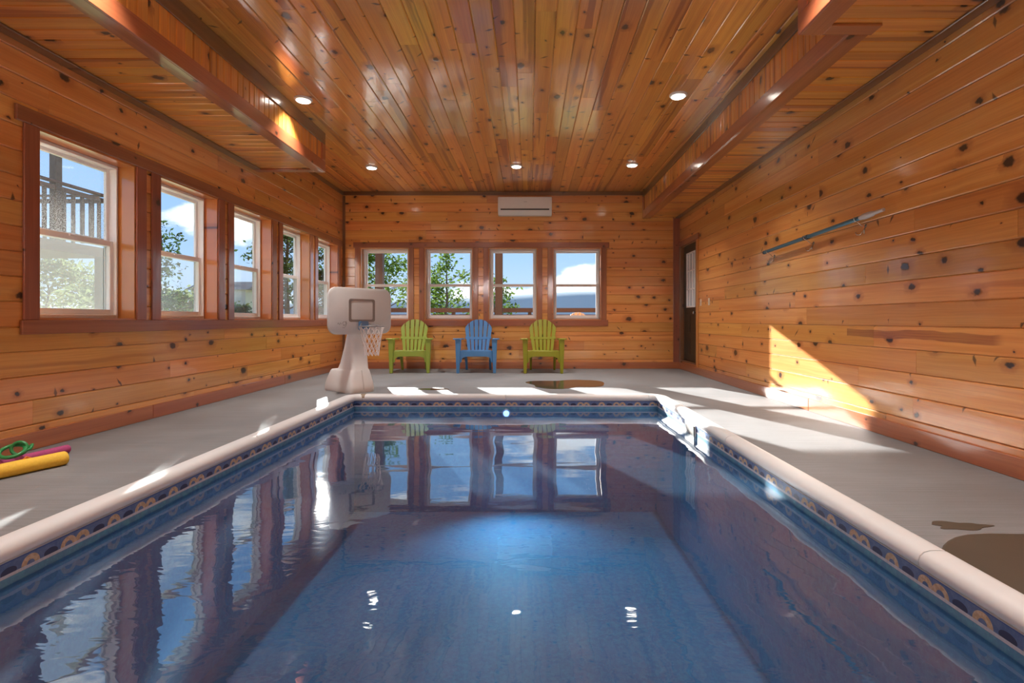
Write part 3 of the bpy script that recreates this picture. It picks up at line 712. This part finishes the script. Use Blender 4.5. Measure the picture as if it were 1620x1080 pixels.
# ------------------------------------------------------------------ garden chairs
def chair_mesh_parts():
    """moulded adirondack chair, origin on the floor under the seat centre, front towards -y"""
    parts = []
    # seat and back geometry: seat slopes down to the rear, back leans away
    zf, zr, yf, yr = 0.415, 0.32, -0.30, 0.16
    for i in range(5):
        a, b = i/5, (i+1)/5
        ya, yb = yf+(yr-yf)*a, yf+(yr-yf)*b-0.010; za, zb = zf+(zr-zf)*a, zf+(zr-zf)*b
        wa, wb = 0.265-0.055*a, 0.265-0.055*b
        parts.append(('seat_slat', MB().quadbox([(-wa, ya, za-.02), (wa, ya, za-.02), (wb, yb, zb-.02), (-wb, yb, zb-.02), (-wa, ya, za), (wa, ya, za), (wb, yb, zb), (-wb, yb, zb)]), 0.006))
    # back slats fanned in the plane of the back
    o0 = Vector((0, 0.14, 0.30)); up = Vector((0, 0.36, 0.93)).normalized(); H = 0.72
    nrm = Vector((0, -up.z, up.y))
    wb, wt = 0.185, 0.275
    def top(u): return H-0.20*abs(u)**2.2 if abs(u) <= 1 else H-0.2
    for i in range(6):
        u0, u1 = -1+2*i/6, -1+2*(i+1)/6; gp = 0.0075
        outline = [o0+Vector((u0*wb+gp, 0, 0)), o0+Vector((u1*wb-gp, 0, 0))]
        for j in range(5):
            u = u1+(u0-u1)*j/4; hh = top(u)
            wu = wb+(wt-wb)*min(1, hh/0.6)
            xx = u*wu + (-gp if j == 0 else gp if j == 4 else 0)
            outline.append(o0+Vector((xx, 0, 0))+up*hh)
        # shoulder point keeps the slat edge straight
        crown = 0.025*(1-abs((u0+u1)/2)**2)
        outline = [p-nrm*crown for p in outline]
        parts.append(('back_slat', MB().prism([p+nrm*0.009 for p in outline], -nrm*0.018), 0.005))
    # cross band of the back at arm height
    bz = 0.335; wbz = wb+(wt-wb)*bz/0.6
    pts = []
    band = MB(); ringb = []
    for i in range(9):
        u = -1+2*i/8; c = o0+up*bz+Vector((u*(wbz+0.01), 0, 0))-nrm*0.025*(1-u*u)
        ringb.append([c+nrm*0.013-up*0.024, c+nrm*0.013+up*0.024, c-nrm*0.016+up*0.024, c-nrm*0.016-up*0.024])
    band.loft(ringb); parts.append(('back_band', band, 0.004))
    # front apron arched between the legs
    ap = [(-0.30, 0.40), (0.30, 0.40), (0.30, 0.18)]
    for i in range(9):
        a = math.pi*i/8; ca = math.cos(a); ap.append((0.262*math.copysign(abs(ca)**0.45, ca), 0.20+0.10*math.sin(a)**0.5))
    ap.append((-0.30, 0.18))
    parts.append(('apron', MB().prism([(x, -0.305, z) for x, z in ap], (0, 0.025, 0)), 0.004))
    for s in (-1, 1):
        # front legs: broad at the arm, tapering to the foot
        pf = [(-0.325, 0.0), (-0.235, 0.0), (-0.195, 0.25), (-0.165, 0.55), (-0.165, 0.605), (-0.345, 0.605), (-0.340, 0.55)]
        x0, x1 = s*0.335, s*0.360
        lean = lambda z: s*0.018*(z/0.6)
        m_ = MB(); L = len(pf)
        a_ = [(s*(0.300-0.022*(z/0.6)), y, z) for y, z in pf]; b_ = [(s*(0.350+0.022*(z/0.6)**1.5), y, z) for y, z in pf]
        m_.loft([a_, b_]); parts.append(('front_leg', m_, 0.006))
        # rear legs
        rl = MB().loft([[(s*0.225-.02, .33, 0), (s*0.225+.02, .33, 0), (s*0.225+.02, .385, 0), (s*0.225-.02, .385, 0)],
                        [(s*0.225-.022, .20, .20), (s*0.225+.022, .20, .20), (s*0.225+.022, .27, .22), (s*0.225-.022, .27, .22)],
                        [(s*0.235-.02, .02, .36), (s*0.235+.02, .02, .36), (s*0.235+.02, .12, .38), (s*0.235-.02, .12, .38)]])
        parts.append(('rear_leg', rl, 0.005))
        # arm: wide paddle narrowing to the rear
        ar = [(0.285, -0.36), (0.40, -0.36), (0.415, -0.30), (0.405, -0.15), (0.36, 0.10), (0.315, 0.27), (0.265, 0.27), (0.285, 0.05), (0.290, -0.15)]
        m_ = MB().prism([(s*x, y, 0.600-0.03*(y+0.36)) for x, y in ar], (0, 0, 0.024)); parts.append(('armrest', m_, 0.008))
    return parts
def resin(name, c): return plain(name, c, 0.38, var=0.05, scale=6)
def chair(name, mat, loc, rz, label, group=None, cat='chair'):
    o = tag(empty(name, loc, rz), label, cat, group)
    for nm, m_, bv in chair_mesh_parts(): m_.obj(nm, mat, o, bevel=bv)
    return o
lime = resin('lime_green_resin', (0.32, 0.42, 0.06)); lime2 = resin('olive_green_resin', (0.30, 0.31, 0.015)); blue = resin('blue_resin', (0.08, 0.26, 0.56))
chair('adirondack_chair', lime, (-2.17, 9.44, 0), R(5), 'lime green plastic adirondack chair beside the basketball hoop', 'adirondack chairs along the end wall')
chair('adirondack_chair', blue, (-0.965, 9.44, 0), R(2), 'blue plastic adirondack chair between two green ones', 'adirondack chairs along the end wall')
chair('adirondack_chair', lime2, (0.245, 9.40, 0), R(0), 'olive green plastic adirondack chair nearest the door, behind the dark puddle', 'adirondack chairs along the end wall')

# ------------------------------------------------------------------ pool basketball hoop
base_pl = plain('bright_white_plastic', (0.78, 0.77, 0.76), 0.4, var=0.03, scale=12)
hn = math.atan2(-0.62, 0.78)
hoop = tag(empty('basketball_hoop', (-2.37, 6.86, 0), hn), 'white poolside basketball hoop with net standing on the pool edge', 'basketball hoop')
# local x = facing direction, y across
def ringp(xb, xf, hw, z, r=0.05):
    """rounded rectangle ring in plan"""
    out = []; r = min(r, hw*0.8, (xf-xb)*0.4)
    for cx, cy, a0 in ((xf-r, hw-r, 0), (xb+r, hw-r, 90), (xb+r, -hw+r, 180), (xf-r, -hw+r, 270)):
        for j in range(4): a = R(a0+30*j); out.append((cx+r*math.cos(a), cy+r*math.sin(a), z))
    return out
MB().loft([ringp(-0.42, 0.25, 0.175, 0.0), ringp(-0.425, 0.255, 0.18, 0.02), ringp(-0.415, 0.250, 0.176, 0.10), ringp(-0.375, 0.225, 0.158, 0.20), ringp(-0.345, 0.210, 0.142, 0.27),
           ringp(-0.325, 0.205, 0.136, 0.288), ringp(-0.18, 0.195, 0.130, 0.305), ringp(-0.13, 0.188, 0.127, 0.38), ringp(-0.05, 0.172, 0.120, 0.58), ringp(0.005, 0.155, 0.112, 0.76), ringp(0.03, 0.143, 0.105, 0.95)]).obj('base', base_pl, hoop, smooth=38)
MB().loft([ringp(0.19, 0.2545, 0.012, 0.02, 0.004), ringp(0.19, 0.2515, 0.011, 0.10, 0.004), ringp(0.18, 0.2265, 0.010, 0.20, 0.004), ringp(0.17, 0.2070, 0.009, 0.288, 0.004)]).obj('front_rib', white_pl, hoop)
def rrect(hw, h0, h1, r, x, n=6):
    out = []
    for cy, cz, a0 in ((hw-r, h1-r, 0), (-hw+r, h1-r, 90), (-hw+r, h0+r, 180), (hw-r, h0+r, 270)):
        for j in range(n+1): a = R(a0+90*j/n); out.append((x, cy+r*math.cos(a), cz+r*math.sin(a)))
    return out
bw, b0, b1 = 0.465, 0.765, 1.37
bb = MB().loft([rrect(bw-.02, b0+.02, b1-.02, .10, 0.145), rrect(bw, b0, b1, .12, 0.165), rrect(bw, b0, b1, .12, 0.200), rrect(bw-.025, b0+.025, b1-.025, .10, 0.215)]).obj('backboard', white_pl, hoop, smooth=35)
grey_l = plain('taupe_grey_line', (0.24, 0.20, 0.18), 0.5)
tq = MB(); A = rrect(0.195, 0.925, 1.225, .03, 0.218); B = rrect(0.160, 0.955, 1.197, .02, 0.218)
A0 = [(p[0]-.002, p[1], p[2]) for p in A]; B0 = [(p[0]-.002, p[1], p[2]) for p in B]
tq.loft([A0, A, B, B0], caps=False).obj('target_square', grey_l, bb)
logo_m = plain('grey_print', (0.30, 0.28, 0.26), 0.6)
lg = MB(); ly, lz, lx = -0.265, 0.885, 0.2165
for pts in ([(-.085, .01), (-.08, .03), (-.06, .005), (-.05, .03), (-.035, .012)], [(-.02, .02), (0, .045), (.025, .04), (.03, .015), (.005, .0), (-.015, .012)], [(-.01, -.005), (.03, -.01), (.005, -.035), (-.02, -.03)], [(.03, .05), (.04, .02), (.028, -.01)]):
    lg.tube([(lx, ly+a, lz+b) for a, b in pts], 0.0035, 5)
lg.obj('logo', logo_m, bb)
blue_br = plain('blue_bracket', (0.10, 0.20, 0.36), 0.4, var=0.1)
MB().box(0.214, 0.285, -0.062, 0.062, 0.815, 0.935).obj('rim_bracket', blue_br, hoop, bevel=0.012, seg=2)
steel = plain('grey_rim_steel', (0.30, 0.29, 0.29), 0.35, 0.6)
rc, rr, rz = (0.275+0.155), 0.155, 0.868
rim = MB().tube([(rc+rr*math.cos(2*math.pi*i/32), rr*math.sin(2*math.pi*i/32), rz) for i in range(32)], 0.008, 8, closed=True).obj('rim', steel, hoop, smooth=60)
MB().tube([(0.26, 0.04, 0.905), (rc-.02, 0.15, rz+.004)], 0.006).tube([(0.26, -0.04, 0.905), (rc-.02, -0.15, rz+.004)], 0.006).obj('rim_brace', steel, hoop)
net = MB(); NS = 12; lv = 6
def npt(i, l):
    f = l/lv; r_ = rr*(1-0.52*f**0.75)+0.012*f*f; a = 2*math.pi*(i+0.5*(l % 2))/NS
    return (rc+r_*math.cos(a), r_*math.sin(a), rz-0.006-0.37*f)
for l in range(lv):
    for i in range(NS):
        j = i if l % 2 == 0 else i+1
        net.tube([npt(i, l), npt(j, l+1)], 0.0045, 5); net.tube([npt(i, l), npt(j-1, l+1)], 0.0045, 5)
net.obj('net', plain('white_net_cord', (0.78, 0.70, 0.66), 0.8), hoop, smooth=60)

# ------------------------------------------------------------------ pole, hooks, switches on the right wall
hooks_y = (6.12, 5.28, 4.46)
pole_m = plain('blue_anodised_pole', (0.10, 0.23, 0.33), 0.28, 0.75, var=0.05)
pole = tag(empty('telescopic_pole', (XR-0.075, 5.2, 1.79)), 'blue telescopic pool pole with white tip hanging on wall hooks', 'pole')
zz = lambda y: 1.772+(6.2-y)*0.033
def pp(y): return (0, y-5.2, zz(y)-1.79)
MB().tube([pp(6.22), pp(4.40)], 0.020, 16).obj('outer_tube', pole_m, pole, smooth=50)
MB().tube([pp(5.33), pp(5.25)], 0.025, 16).obj('clamp_collar', plain('dark_grey_plastic', (0.06, 0.07, 0.08), 0.5), pole, smooth=50)
MB().tube([pp(6.24), pp(6.21)], 0.0215, 16).obj('end_cap', MATS['dark_grey_plastic'], pole, smooth=50)
MB().tube([pp(4.42), pp(4.37), pp(4.32), pp(4.27), pp(4.24), pp(4.13)], [0.020, 0.026, 0.026, 0.024, 0.016, 0.014], 16).obj('white_tip', white_pl, pole, smooth=40)
hk_lab = ['wire hook under the far end of the blue pole', 'wire hook under the middle collar of the blue pole', 'wire hook under the white tip end of the blue pole']
for i, hy in enumerate(hooks_y):
    zc = zz(hy)
    h = tag(empty('wall_hook', (XR, hy, zc-0.06)), hk_lab[i], 'hook', 'hooks carrying the blue pole')
    MB().lathe([(0.016, 0.0), (0.016, -0.005), (0.010, -0.008)], (0, 0, 0), 'X', 12).obj('plate', chrome, h, smooth=40)
    MB().tube([(-0.004, 0, 0), (-0.03, 0, -0.004), (-0.055, 0, 0.018), (-0.075, 0, 0.034), (-0.10, 0, 0.042), (-0.108, 0, 0.075)], 0.004, 6).obj('top_prong', chrome, h, smooth=60)
    for s in (-1, 1):
        MB().tube([(-0.006, 0, -0.005), (-0.02, s*0.012, -0.05), (-0.035, s*0.03, -0.075), (-0.05, s*0.052, -0.068), (-0.055, s*0.060, -0.045)], 0.0038, 6).obj('lower_prong', chrome, h, smooth=60)
sw_m = plain('ivory_switch_plate', (0.72, 0.60, 0.48), 0.4)
for (sy, lb) in ((8.76, 'ivory light switch plate next to the door casing'), (8.36, 'ivory light switch plate further along from the door')):
    s_ = tag(empty('light_switch', (XR, sy, 1.25)), lb, 'light switch', 'switch plates by the door')
    MB().box(-0.006, 0, -0.036, 0.036, -0.058, 0.058).obj('cover_plate', sw_m, s_, bevel=0.002)
    MB().box(-0.014, -0.006, -0.008, 0.008, -0.014, 0.014).obj('toggle', sw_m, s_, bevel=0.002)

# ------------------------------------------------------------------ floor: puddles, noodles, toys
def make_wet():
    m, t, b = new_mat('wet_concrete')
    pos = t.add('ShaderNodeNewGeometry').outputs['Position']
    t.put(b.inputs['Base Color'], t.mix(t.noise(pos, 3.0, 4.0), (0.03, 0.029, 0.027), (0.06, 0.057, 0.052)))
    b.inputs['Roughness'].default_value = 0.10; return m
wet = make_wet()
def make_damp():
    m, t, b = new_mat('damp_concrete')
    pos = t.add('ShaderNodeNewGeometry').outputs['Position']
    t.put(b.inputs['Base Color'], t.mix(t.noise(pos, 3.0, 4.0), (0.05, 0.044, 0.033), (0.08, 0.07, 0.054)))
    b.inputs['Roughness'].default_value = 0.45; return m
damp = make_damp()
def puddle(cx, cy, rx, ry, seed, label, amp=0.25, mat=wet, n=48, clip=None, h=0.0025):
    out, inn = [], []
    for i in range(n):
        a = 2*math.pi*i/n
        k_ = 1+amp*mnoise.noise((math.cos(a)*1.3+seed, math.sin(a)*1.3, seed*2.1))*1.6
        x_, y_ = cx+rx*k_*math.cos(a), cy+ry*k_*math.sin(a)
        if clip: x_ = max(clip[0], min(clip[1], x_))
        out.append(Vector((x_, y_, 0.0004))); inn.append(Vector((cx+(x_-cx)*0.985, cy+(y_-cy)*0.985, h)))
    tag(MB().loft([out, inn]).obj('puddle', mat), label, 'puddle', 'wet patches on the deck')
puddle(0.53, 7.62, 0.52, 0.50, 1.3, 'large dark puddle on the deck in front of the right green chair', 0.3)
puddle(-1.33, 7.02, 0.20, 0.085, 4.2, 'small dark puddle at the pool end in front of the blue chair', 0.2)
puddle(2.35, 1.95, 0.70, 0.42, 7.7, 'broad damp stain on the deck beside the near right coping', 0.25, damp, clip=(PXR+0.005, XR-0.03))
puddle(1.98, 2.36, 0.13, 0.045, 2.9, 'small damp splash beyond the broad damp stain', 0.5, damp)

def noodle_mat(nm, col): return plain(nm, col, 0.75, var=0.12, scale=60, bump=0.3)
def noodle(loc, d, L, r, mat, label, notch=None):
    d = Vector((d[0], d[1], 0)).normalized(); s = Vector((-d.y, d.x, 0)); o = tag(empty('pool_noodle', loc), label, 'pool noodle')
    N = 20; prof_ = [(0.0, 0.30), (0.0, 0.92), (0.006, 1.0)] + [(L*i/24, 1.0+0.012*math.sin(i*1.7)) for i in range(1, 24)] + [(L-0.006, 1.0), (L, 0.92), (L, 0.30), (L-0.03, 0.28)]
    rings = []
    for (t_, k_) in [(0.03, 0.28)] + prof_:
        rings.append([d*t_+s*(r*k_*math.cos(2*math.pi*i/N))+Vector((0, 0, r+r*k_*math.sin(2*math.pi*i/N))) for i in range(N)])
    MB().loft(rings).obj('foam_tube', mat, o, smooth=50)
noodle((-3.055, 3.37, 0), (-0.36, -0.93), 1.15, 0.044, noodle_mat('yellow_foam', (0.80, 0.50, 0.05)), 'thick yellow foam pool noodle on the deck')
noodle((-3.30, 3.66, 0), (-0.18, -0.98), 1.2, 0.030, noodle_mat('magenta_foam', (0.42, 0.06, 0.19)), 'thin magenta pool noodle lying behind the yellow one')
# toys wedged between the noodles
tg = tag(empty('dive_toy', (-3.335, 3.30, 0.03)), 'green rubber dive ring toy tangled on top of the noodles', 'pool toy')
green_r = plain('green_rubber', (0.03, 0.24, 0.07), 0.3, var=0.2); red_r = plain('red_rubber', (0.65, 0.06, 0.02), 0.35, var=0.15)
def tor(c, R_, r_, tilt, n=24):
    q_ = Matrix.Rotation(tilt[0], 3, 'X') @ Matrix.Rotation(tilt[1], 3, 'Y')
    return [Vector(c)+q_ @ Vector((R_*math.cos(2*math.pi*i/n), R_*math.sin(2*math.pi*i/n), 0)) for i in range(n)]
MB().tube(tor((0.0, 0.0, 0.075), 0.062, 0.012, (R(25), R(10))), 0.012, 8, closed=True).obj('ring', green_r, tg, smooth=60)
MB().tube(tor((0.01, 0.035, 0.085), 0.04, 0.01, (R(80), R(20))), 0.010, 8, closed=True).obj('ring', green_r, tg, smooth=60)
MB().tube([(0.05, 0.02, 0.065), (0.07, 0.05, 0.08), (0.06, 0.07, 0.10), (0.04, 0.08, 0.085), (0.03, 0.04, 0.06)], 0.010, 8).obj('strap', green_r, tg, smooth=60)
tr_ = tag(empty('squirt_toy', (-3.185, 3.31, 0.0)), 'small red and orange squirt toy beside the yellow noodle', 'pool toy')
MB().tube([(-0.07, -0.14, 0.03), (-0.06, -0.12, 0.03), (-0.02, -0.02, 0.035), (0.005, 0.03, 0.035), (0.015, 0.055, 0.035)], [0.012, 0.024, 0.028, 0.022, 0.010], 12).obj('body', red_r, tr_, smooth=60)
MB().tube([(0.015, 0.055, 0.035), (0.022, 0.075, 0.036)], [0.010, 0.007], 10).obj('nozzle', white_pl, tr_, smooth=60)
MB().tube([(-0.035, -0.06, 0.058), (-0.03, -0.04, 0.075), (-0.02, -0.02, 0.062)], 0.006, 6).obj('trigger', plain('orange_plastic', (0.8, 0.22, 0.03), 0.4), tr_, smooth=60)

# ------------------------------------------------------------------ outdoors
def make_grass():
    m, t, b = new_mat('meadow_grass')
    pos = t.add('ShaderNodeNewGeometry').outputs['Position']
    t.put(b.inputs['Base Color'], t.mix(t.noise(pos, 0.35, 5.0), (0.16, 0.20, 0.06), (0.34, 0.33, 0.14))); b.inputs['Roughness'].default_value = 0.95; b.inputs['Specular IOR Level'].default_value = 0.1; return m
grass = make_grass()
G0 = -0.30
mb = MB(); gx0, gx1, gy0, gy1 = XL-WD-0.01, XR+WD+0.01, YN-WD-0.01, YB+WD+0.01
for b in ((-400, gx0, -300, 500), (gx1, 400, -300, 500), (gx0, gx1, gy1, 500), (gx0, gx1, -300, gy0)): mb.box(b[0], b[1], b[2], b[3], G0-0.3, G0)
tag(mb.obj('ground', grass), 'dry green meadow outside the windows', 'ground', kind='structure')
# distant ridge, with the aerial haze put into its base colour
hm, t, b = new_mat('haze_tinted_ridge')
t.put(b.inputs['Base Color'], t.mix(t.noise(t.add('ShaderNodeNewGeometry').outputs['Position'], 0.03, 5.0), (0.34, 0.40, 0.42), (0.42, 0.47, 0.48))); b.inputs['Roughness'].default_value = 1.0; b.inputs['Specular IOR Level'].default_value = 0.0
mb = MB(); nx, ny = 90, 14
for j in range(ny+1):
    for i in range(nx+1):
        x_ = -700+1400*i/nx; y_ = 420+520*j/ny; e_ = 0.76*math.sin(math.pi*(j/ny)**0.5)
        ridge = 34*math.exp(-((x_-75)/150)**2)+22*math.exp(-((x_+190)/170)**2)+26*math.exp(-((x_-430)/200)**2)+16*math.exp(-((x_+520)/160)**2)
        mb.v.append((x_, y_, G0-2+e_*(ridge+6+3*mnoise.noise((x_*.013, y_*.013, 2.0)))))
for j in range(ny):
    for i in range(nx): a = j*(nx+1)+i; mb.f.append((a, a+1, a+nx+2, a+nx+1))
tag(mb.obj('mountain_ridge', hm, smooth=80), 'long wooded ridge on the horizon, tinted blue-grey for haze', 'mountain', kind='structure')

# porch behind the end wall
porch_w = wood('brown_porch_timber_z', 'Z', 'X', (0.05, 0.028, 0.02), (0.04, 0.021, 0.014), (0.022, 0.012, 0.008), knots=0.5, knot_amt=0.2, coat=0.0, rough=0.6)
porch_x = wood('brown_porch_timber_x', 'X', 'Z', (0.085, 0.04, 0.027), (0.065, 0.03, 0.02), (0.04, 0.018, 0.012), knots=0.5, knot_amt=0.2, coat=0.0, rough=0.6)
porch_y = wood('brown_porch_timber_y', 'Y', 'Z', (0.085, 0.04, 0.027), (0.065, 0.03, 0.02), (0.04, 0.018, 0.012), knots=0.5, knot_amt=0.2, coat=0.0, rough=0.6)
PZ = 0.16
pd = tag(MB().box(-6.0, 6.0, YB+WD+.02, 13.2, G0, PZ-0.03).obj('porch', porch_x), 'timber porch deck outside the end wall', 'porch', kind='structure')
for i in range(20):
    yb = YB+WD+.03+i*0.146; board(pd, 'X', 'Y', (0, 0, 1), PZ, -6.0, 6.0, yb, yb+0.14, porch_x, t=0.03)
for (px, lb) in ((-3.66, 'thick brown porch post seen through the window behind the backboard'), (-0.75, 'thick brown porch post seen through the third end-wall window'), (2.2, 'brown porch post hidden behind the end wall')):
    o = tag(empty('porch_post', (px, 12.5, PZ)), lb, 'post', 'porch posts')
    MB().box(-.09, .09, -.09, .09, 0, 5.2).obj('shaft', porch_w, o, bevel=0.01); MB().box(-.115, .115, -.115, .115, 0, .12).obj('foot_block', porch_w, o, bevel=0.008)
pr_ = tag(empty('porch_railing', (0, 13.05, PZ)), 'low brown timber porch railing with two flat rails outside the end wall', 'railing')
for (a, b) in ((0.985, 1.095), (0.83, 0.93), (0.60, 0.70), (0.35, 0.45)): MB().box(-6, 6, -.02, .02, a, b).obj('rail', porch_x, pr_, bevel=0.006)
for px in (-5.9, -3.9, -1.95, 0.0, 1.95, 3.9, 5.9): MB().box(px-.045, px+.045, .021, .11, 0, 1.08).obj('post', porch_w, pr_, bevel=0.006)
chair('porch_chair', resin('tan_timber', (0.58, 0.42, 0.26)), (1.10, 11.95, PZ), R(178), 'tan slatted porch chair turned to the view outside the right end-wall window')

# raised balcony outside the near window
bal = tag(empty('balcony', (-8.0, 6.0, G0)), 'raised brown timber balcony with baluster railing outside the nearest window', 'balcony')
BX0, BX1, BY0, BY1, BZ = -11.5, -8.0, 3.0, 9.75, 2.30
OB = Vector((-8.0, 6.0, G0))
def bb_(name, mat, x0, x1, y0, y1, z0, z1, bevel=0.006): return MB().box(x0-OB.x, x1-OB.x, y0-OB.y, y1-OB.y, z0-OB.z, z1-OB.z).obj(name, mat, bal, bevel=bevel)
bb_('floor_slab', porch_y, BX0, BX1, BY0, BY1, BZ-0.18, BZ)
for (x_, y_) in ((BX1-.08, BY1-.1), (BX1-.08, 6.4), (BX1-.08, BY0+.1), (BX0+.1, BY1-.1), (BX0+.1, 6.4)): bb_('support_post', porch_w, x_-.07, x_+.07, y_-.07, y_+.07, G0, BZ-0.18)
for (x_, y_) in ((BX1-.08, 8.73), (BX1-.08, 6.3)): bb_('newel_post', porch_w, x_-.06, x_+.06, y_-.06, y_+.06, BZ, BZ+1.95)
for x_ in (BX1-.06, BX0+.06):
    bb_('rail', porch_y, x_-.05, x_+.05, BY0, BY1, BZ+0.98, BZ+1.02); bb_('rail', porch_y, x_-.025, x_+.025, BY0, BY1, BZ+0.86, BZ+0.94); bb_('rail', porch_y, x_-.025, x_+.025, BY0, BY1, BZ+0.10, BZ+0.18)
bb_('rail', porch_x, BX0, BX1, BY1-.08, BY1-.02, BZ+0.98, BZ+1.02); bb_('rail', porch_x, BX0, BX1, BY1-.07, BY1-.03, BZ+0.86, BZ+0.94)
me_b = MB().box(-.018, .018, -.026, .026, 0.10, 0.90).mesh('baluster', porch_w)
for x_ in (BX1-.06, BX0+.06):
    y_ = BY0+.1
    while y_ < BY1-.05:
        o = link('baluster', me_b, bal); o.location = (x_-OB.x, y_-OB.y, BZ-OB.z); y_ += 0.18
x_ = BX0+.15
while x_ < BX1-.15:
    o = link('baluster', me_b, bal); o.location = (x_-OB.x, BY1-.05-OB.y, BZ-OB.z); o.rotation_euler = (0, 0, R(90)); x_ += 0.18

# shed
shed = tag(empty('garden_shed', (-14.6, 25.5, G0)), 'pale garden shed seen low through the middle window', 'shed')
MB().box(-1.6, 1.0, -1.0, 1.0, 0, 2.75).obj('walls', plain('pale_grey_siding', (0.62, 0.62, 0.60), 0.7), shed)
MB().prism([(-1.8, -1.2, 2.7), (-1.8, 1.2, 2.7), (-1.8, 0, 3.15)], (3.0, 0, 0)).obj('roof', plain('grey_shingle_roof', (0.16, 0.16, 0.17), 0.9, var=0.3), shed)
MB().box(-0.6, 0.3, -1.03, -1.0, 0, 2.0).obj('door', plain('shed_door_grey', (0.35, 0.35, 0.34), 0.6), shed)

# trees
def make_leaf(nm, c1, c2):
    m, t, b = new_mat(nm); t.n.remove(b)
    pos = t.add('ShaderNodeNewGeometry').outputs['Position']
    c = t.mix(t.noise(pos, 2.3, 3.0), c1, c2)
    d = t.add('ShaderNodeBsdfDiffuse'); t.put(d.inputs[0], c); l = t.add('ShaderNodeBsdfTranslucent'); t.put(l.inputs[0], c)
    mx = t.add('ShaderNodeMixShader'); mx.inputs[0].default_value = 0.4; t.l.new(d.outputs[0], mx.inputs[1]); t.l.new(l.outputs[0], mx.inputs[2])
    t.l.new(mx.outputs[0], t.n['Material Output'].inputs[0]); return m
leaf_a = make_leaf('green_leaves', (0.045, 0.09, 0.02), (0.13, 0.19, 0.04)); leaf_b = make_leaf('dark_leaves', (0.02, 0.04, 0.015), (0.05, 0.085, 0.03))
leaf_c = make_leaf('grey_green_leaves', (0.13, 0.18, 0.08), (0.26, 0.30, 0.14))
bark = plain('grey_brown_bark', (0.10, 0.075, 0.055), 0.9, var=0.4, scale=8, bump=0.5)
def tree(name, loc, H, rx, n_br, n_leaf, ls, mat, seed, label, cat='tree', base=0.25, group='trees outside the windows'):
    r_ = random.Random(seed); o = tag(empty(name, (loc[0], loc[1], G0)), label, cat, group)
    tr = MB(); tips = []
    trunk = [Vector((0, 0, 0))]
    for i in range(1, 7): trunk.append(Vector((r_.uniform(-.06, .06)*i*rx*.2, r_.uniform(-.06, .06)*i*rx*.2, H*0.9*i/6)))
    tr.tube(trunk, [0.018*H*(1-0.14*i) for i in range(7)], 7)
    for i in range(n_br):
        f = base+(0.97-base)*(i+r_.random())/n_br; s_ = f*6; k_ = min(5, int(s_)); p = trunk[k_].lerp(trunk[k_+1], min(1, s_-k_))
        a = r_.uniform(0, 2*math.pi); L = rx*(1.05-0.65*max(0, f-0.35)/0.65)*r_.uniform(.65, 1.1)
        d = Vector((math.cos(a), math.sin(a), r_.uniform(.1, .55)))
        e_ = p+d*L; mid = p.lerp(e_, .5)+Vector((0, 0, .08*L)); tr.tube([p, mid, e_], [0.006*H*(1-f*.6), 0.004*H*(1-f*.6), 0.0015*H], 5)
        for q_ in range(4): tips.append(p.lerp(e_, .45+.55*q_/3)+Vector((r_.gauss(0, .12*L), r_.gauss(0, .12*L), r_.gauss(0, .10*L))))
    tips.append(trunk[-1]); tr.obj('trunk', bark, o, smooth=60)
    fo = MB()
    for i in range(n_leaf):
        c = r_.choice(tips)+Vector((r_.gauss(0, rx*.13), r_.gauss(0, rx*.13), r_.gauss(0, rx*.12)))
        if c.z < 0.15: continue
        a = Vector((r_.gauss(0, 1), r_.gauss(0, 1), r_.gauss(0, .7))).normalized(); b_ = a.orthogonal().normalized(); b_.rotate(Matrix.Rotation(r_.uniform(0, 6.28), 3, a))
        l = ls*r_.uniform(.6, 1.2); i0 = len(fo.v)
        fo.v += [tuple(c-a*l*.5), tuple(c+b_*l*.24), tuple(c+a*l*.5), tuple(c-b_*l*.24)]; fo.f.append((i0, i0+1, i0+2, i0+3))
    f_ = fo.obj('foliage', mat, o); f_['kind'] = 'stuff'
    return o
tree('leafy_tree', (-8.3, 28.5), 7.0, 2.2, 26, 2600, .28, leaf_a, 1, 'leafy tree behind the porch post in the window by the backboard')
tree('leafy_tree', (-3.75, 23.0), 4.7, 1.5, 16, 800, .22, leaf_a, 2, 'thin-leaved tree filling the window between the left green and blue chairs')
tree('leafy_tree', (-1.9, 28.0), 3.7, 1.4, 14, 800, .24, leaf_a, 3, 'low leafy tree behind the porch post in the third end-wall window')
tree('leafy_tree', (-7.3, 36.0), 5.0, 2.2, 18, 1500, .30, leaf_a, 4, 'shorter leafy tree behind the gap between the first two end-wall windows')
tree('leafy_tree', (-10.4, 14.4), 4.3, 0.9, 16, 800, .15, leaf_b, 5, 'slender tree against the sky in the second window of the long row')
tree('leafy_tree', (-8.9, 18.8), 6.6, 1.5, 34, 3600, .18, leaf_b, 6, 'dark leafy tree in the fourth window of the long row')
tree('leafy_tree', (-9.4, 23.4), 4.8, 1.2, 30, 3200, .20, leaf_b, 8, 'dark dense tree in the farthest window of the long row')
for i, (x_, y_, h_, r_, mt, lb) in enumerate(((-15.5, 16.4, 3.6, 1.7, leaf_c, 'pale green shrub low in the nearest window under the balcony'), (-20.3, 24.0, 3.6, 1.8, leaf_c, 'pale green shrub at the right edge of the nearest window'),
        (-15.6, 22.3, 2.5, 1.5, leaf_c, 'pale shrub low in the second window of the long row'), (-12.3, 21.6, 1.9, 0.9, leaf_b, 'dark shrub low in the middle window'))):
    tree('shrub', (x_, y_), h_, r_, 26, 2600, .22, mt, 20+i, lb, 'shrub', base=0.06, group='shrubs outside the windows')
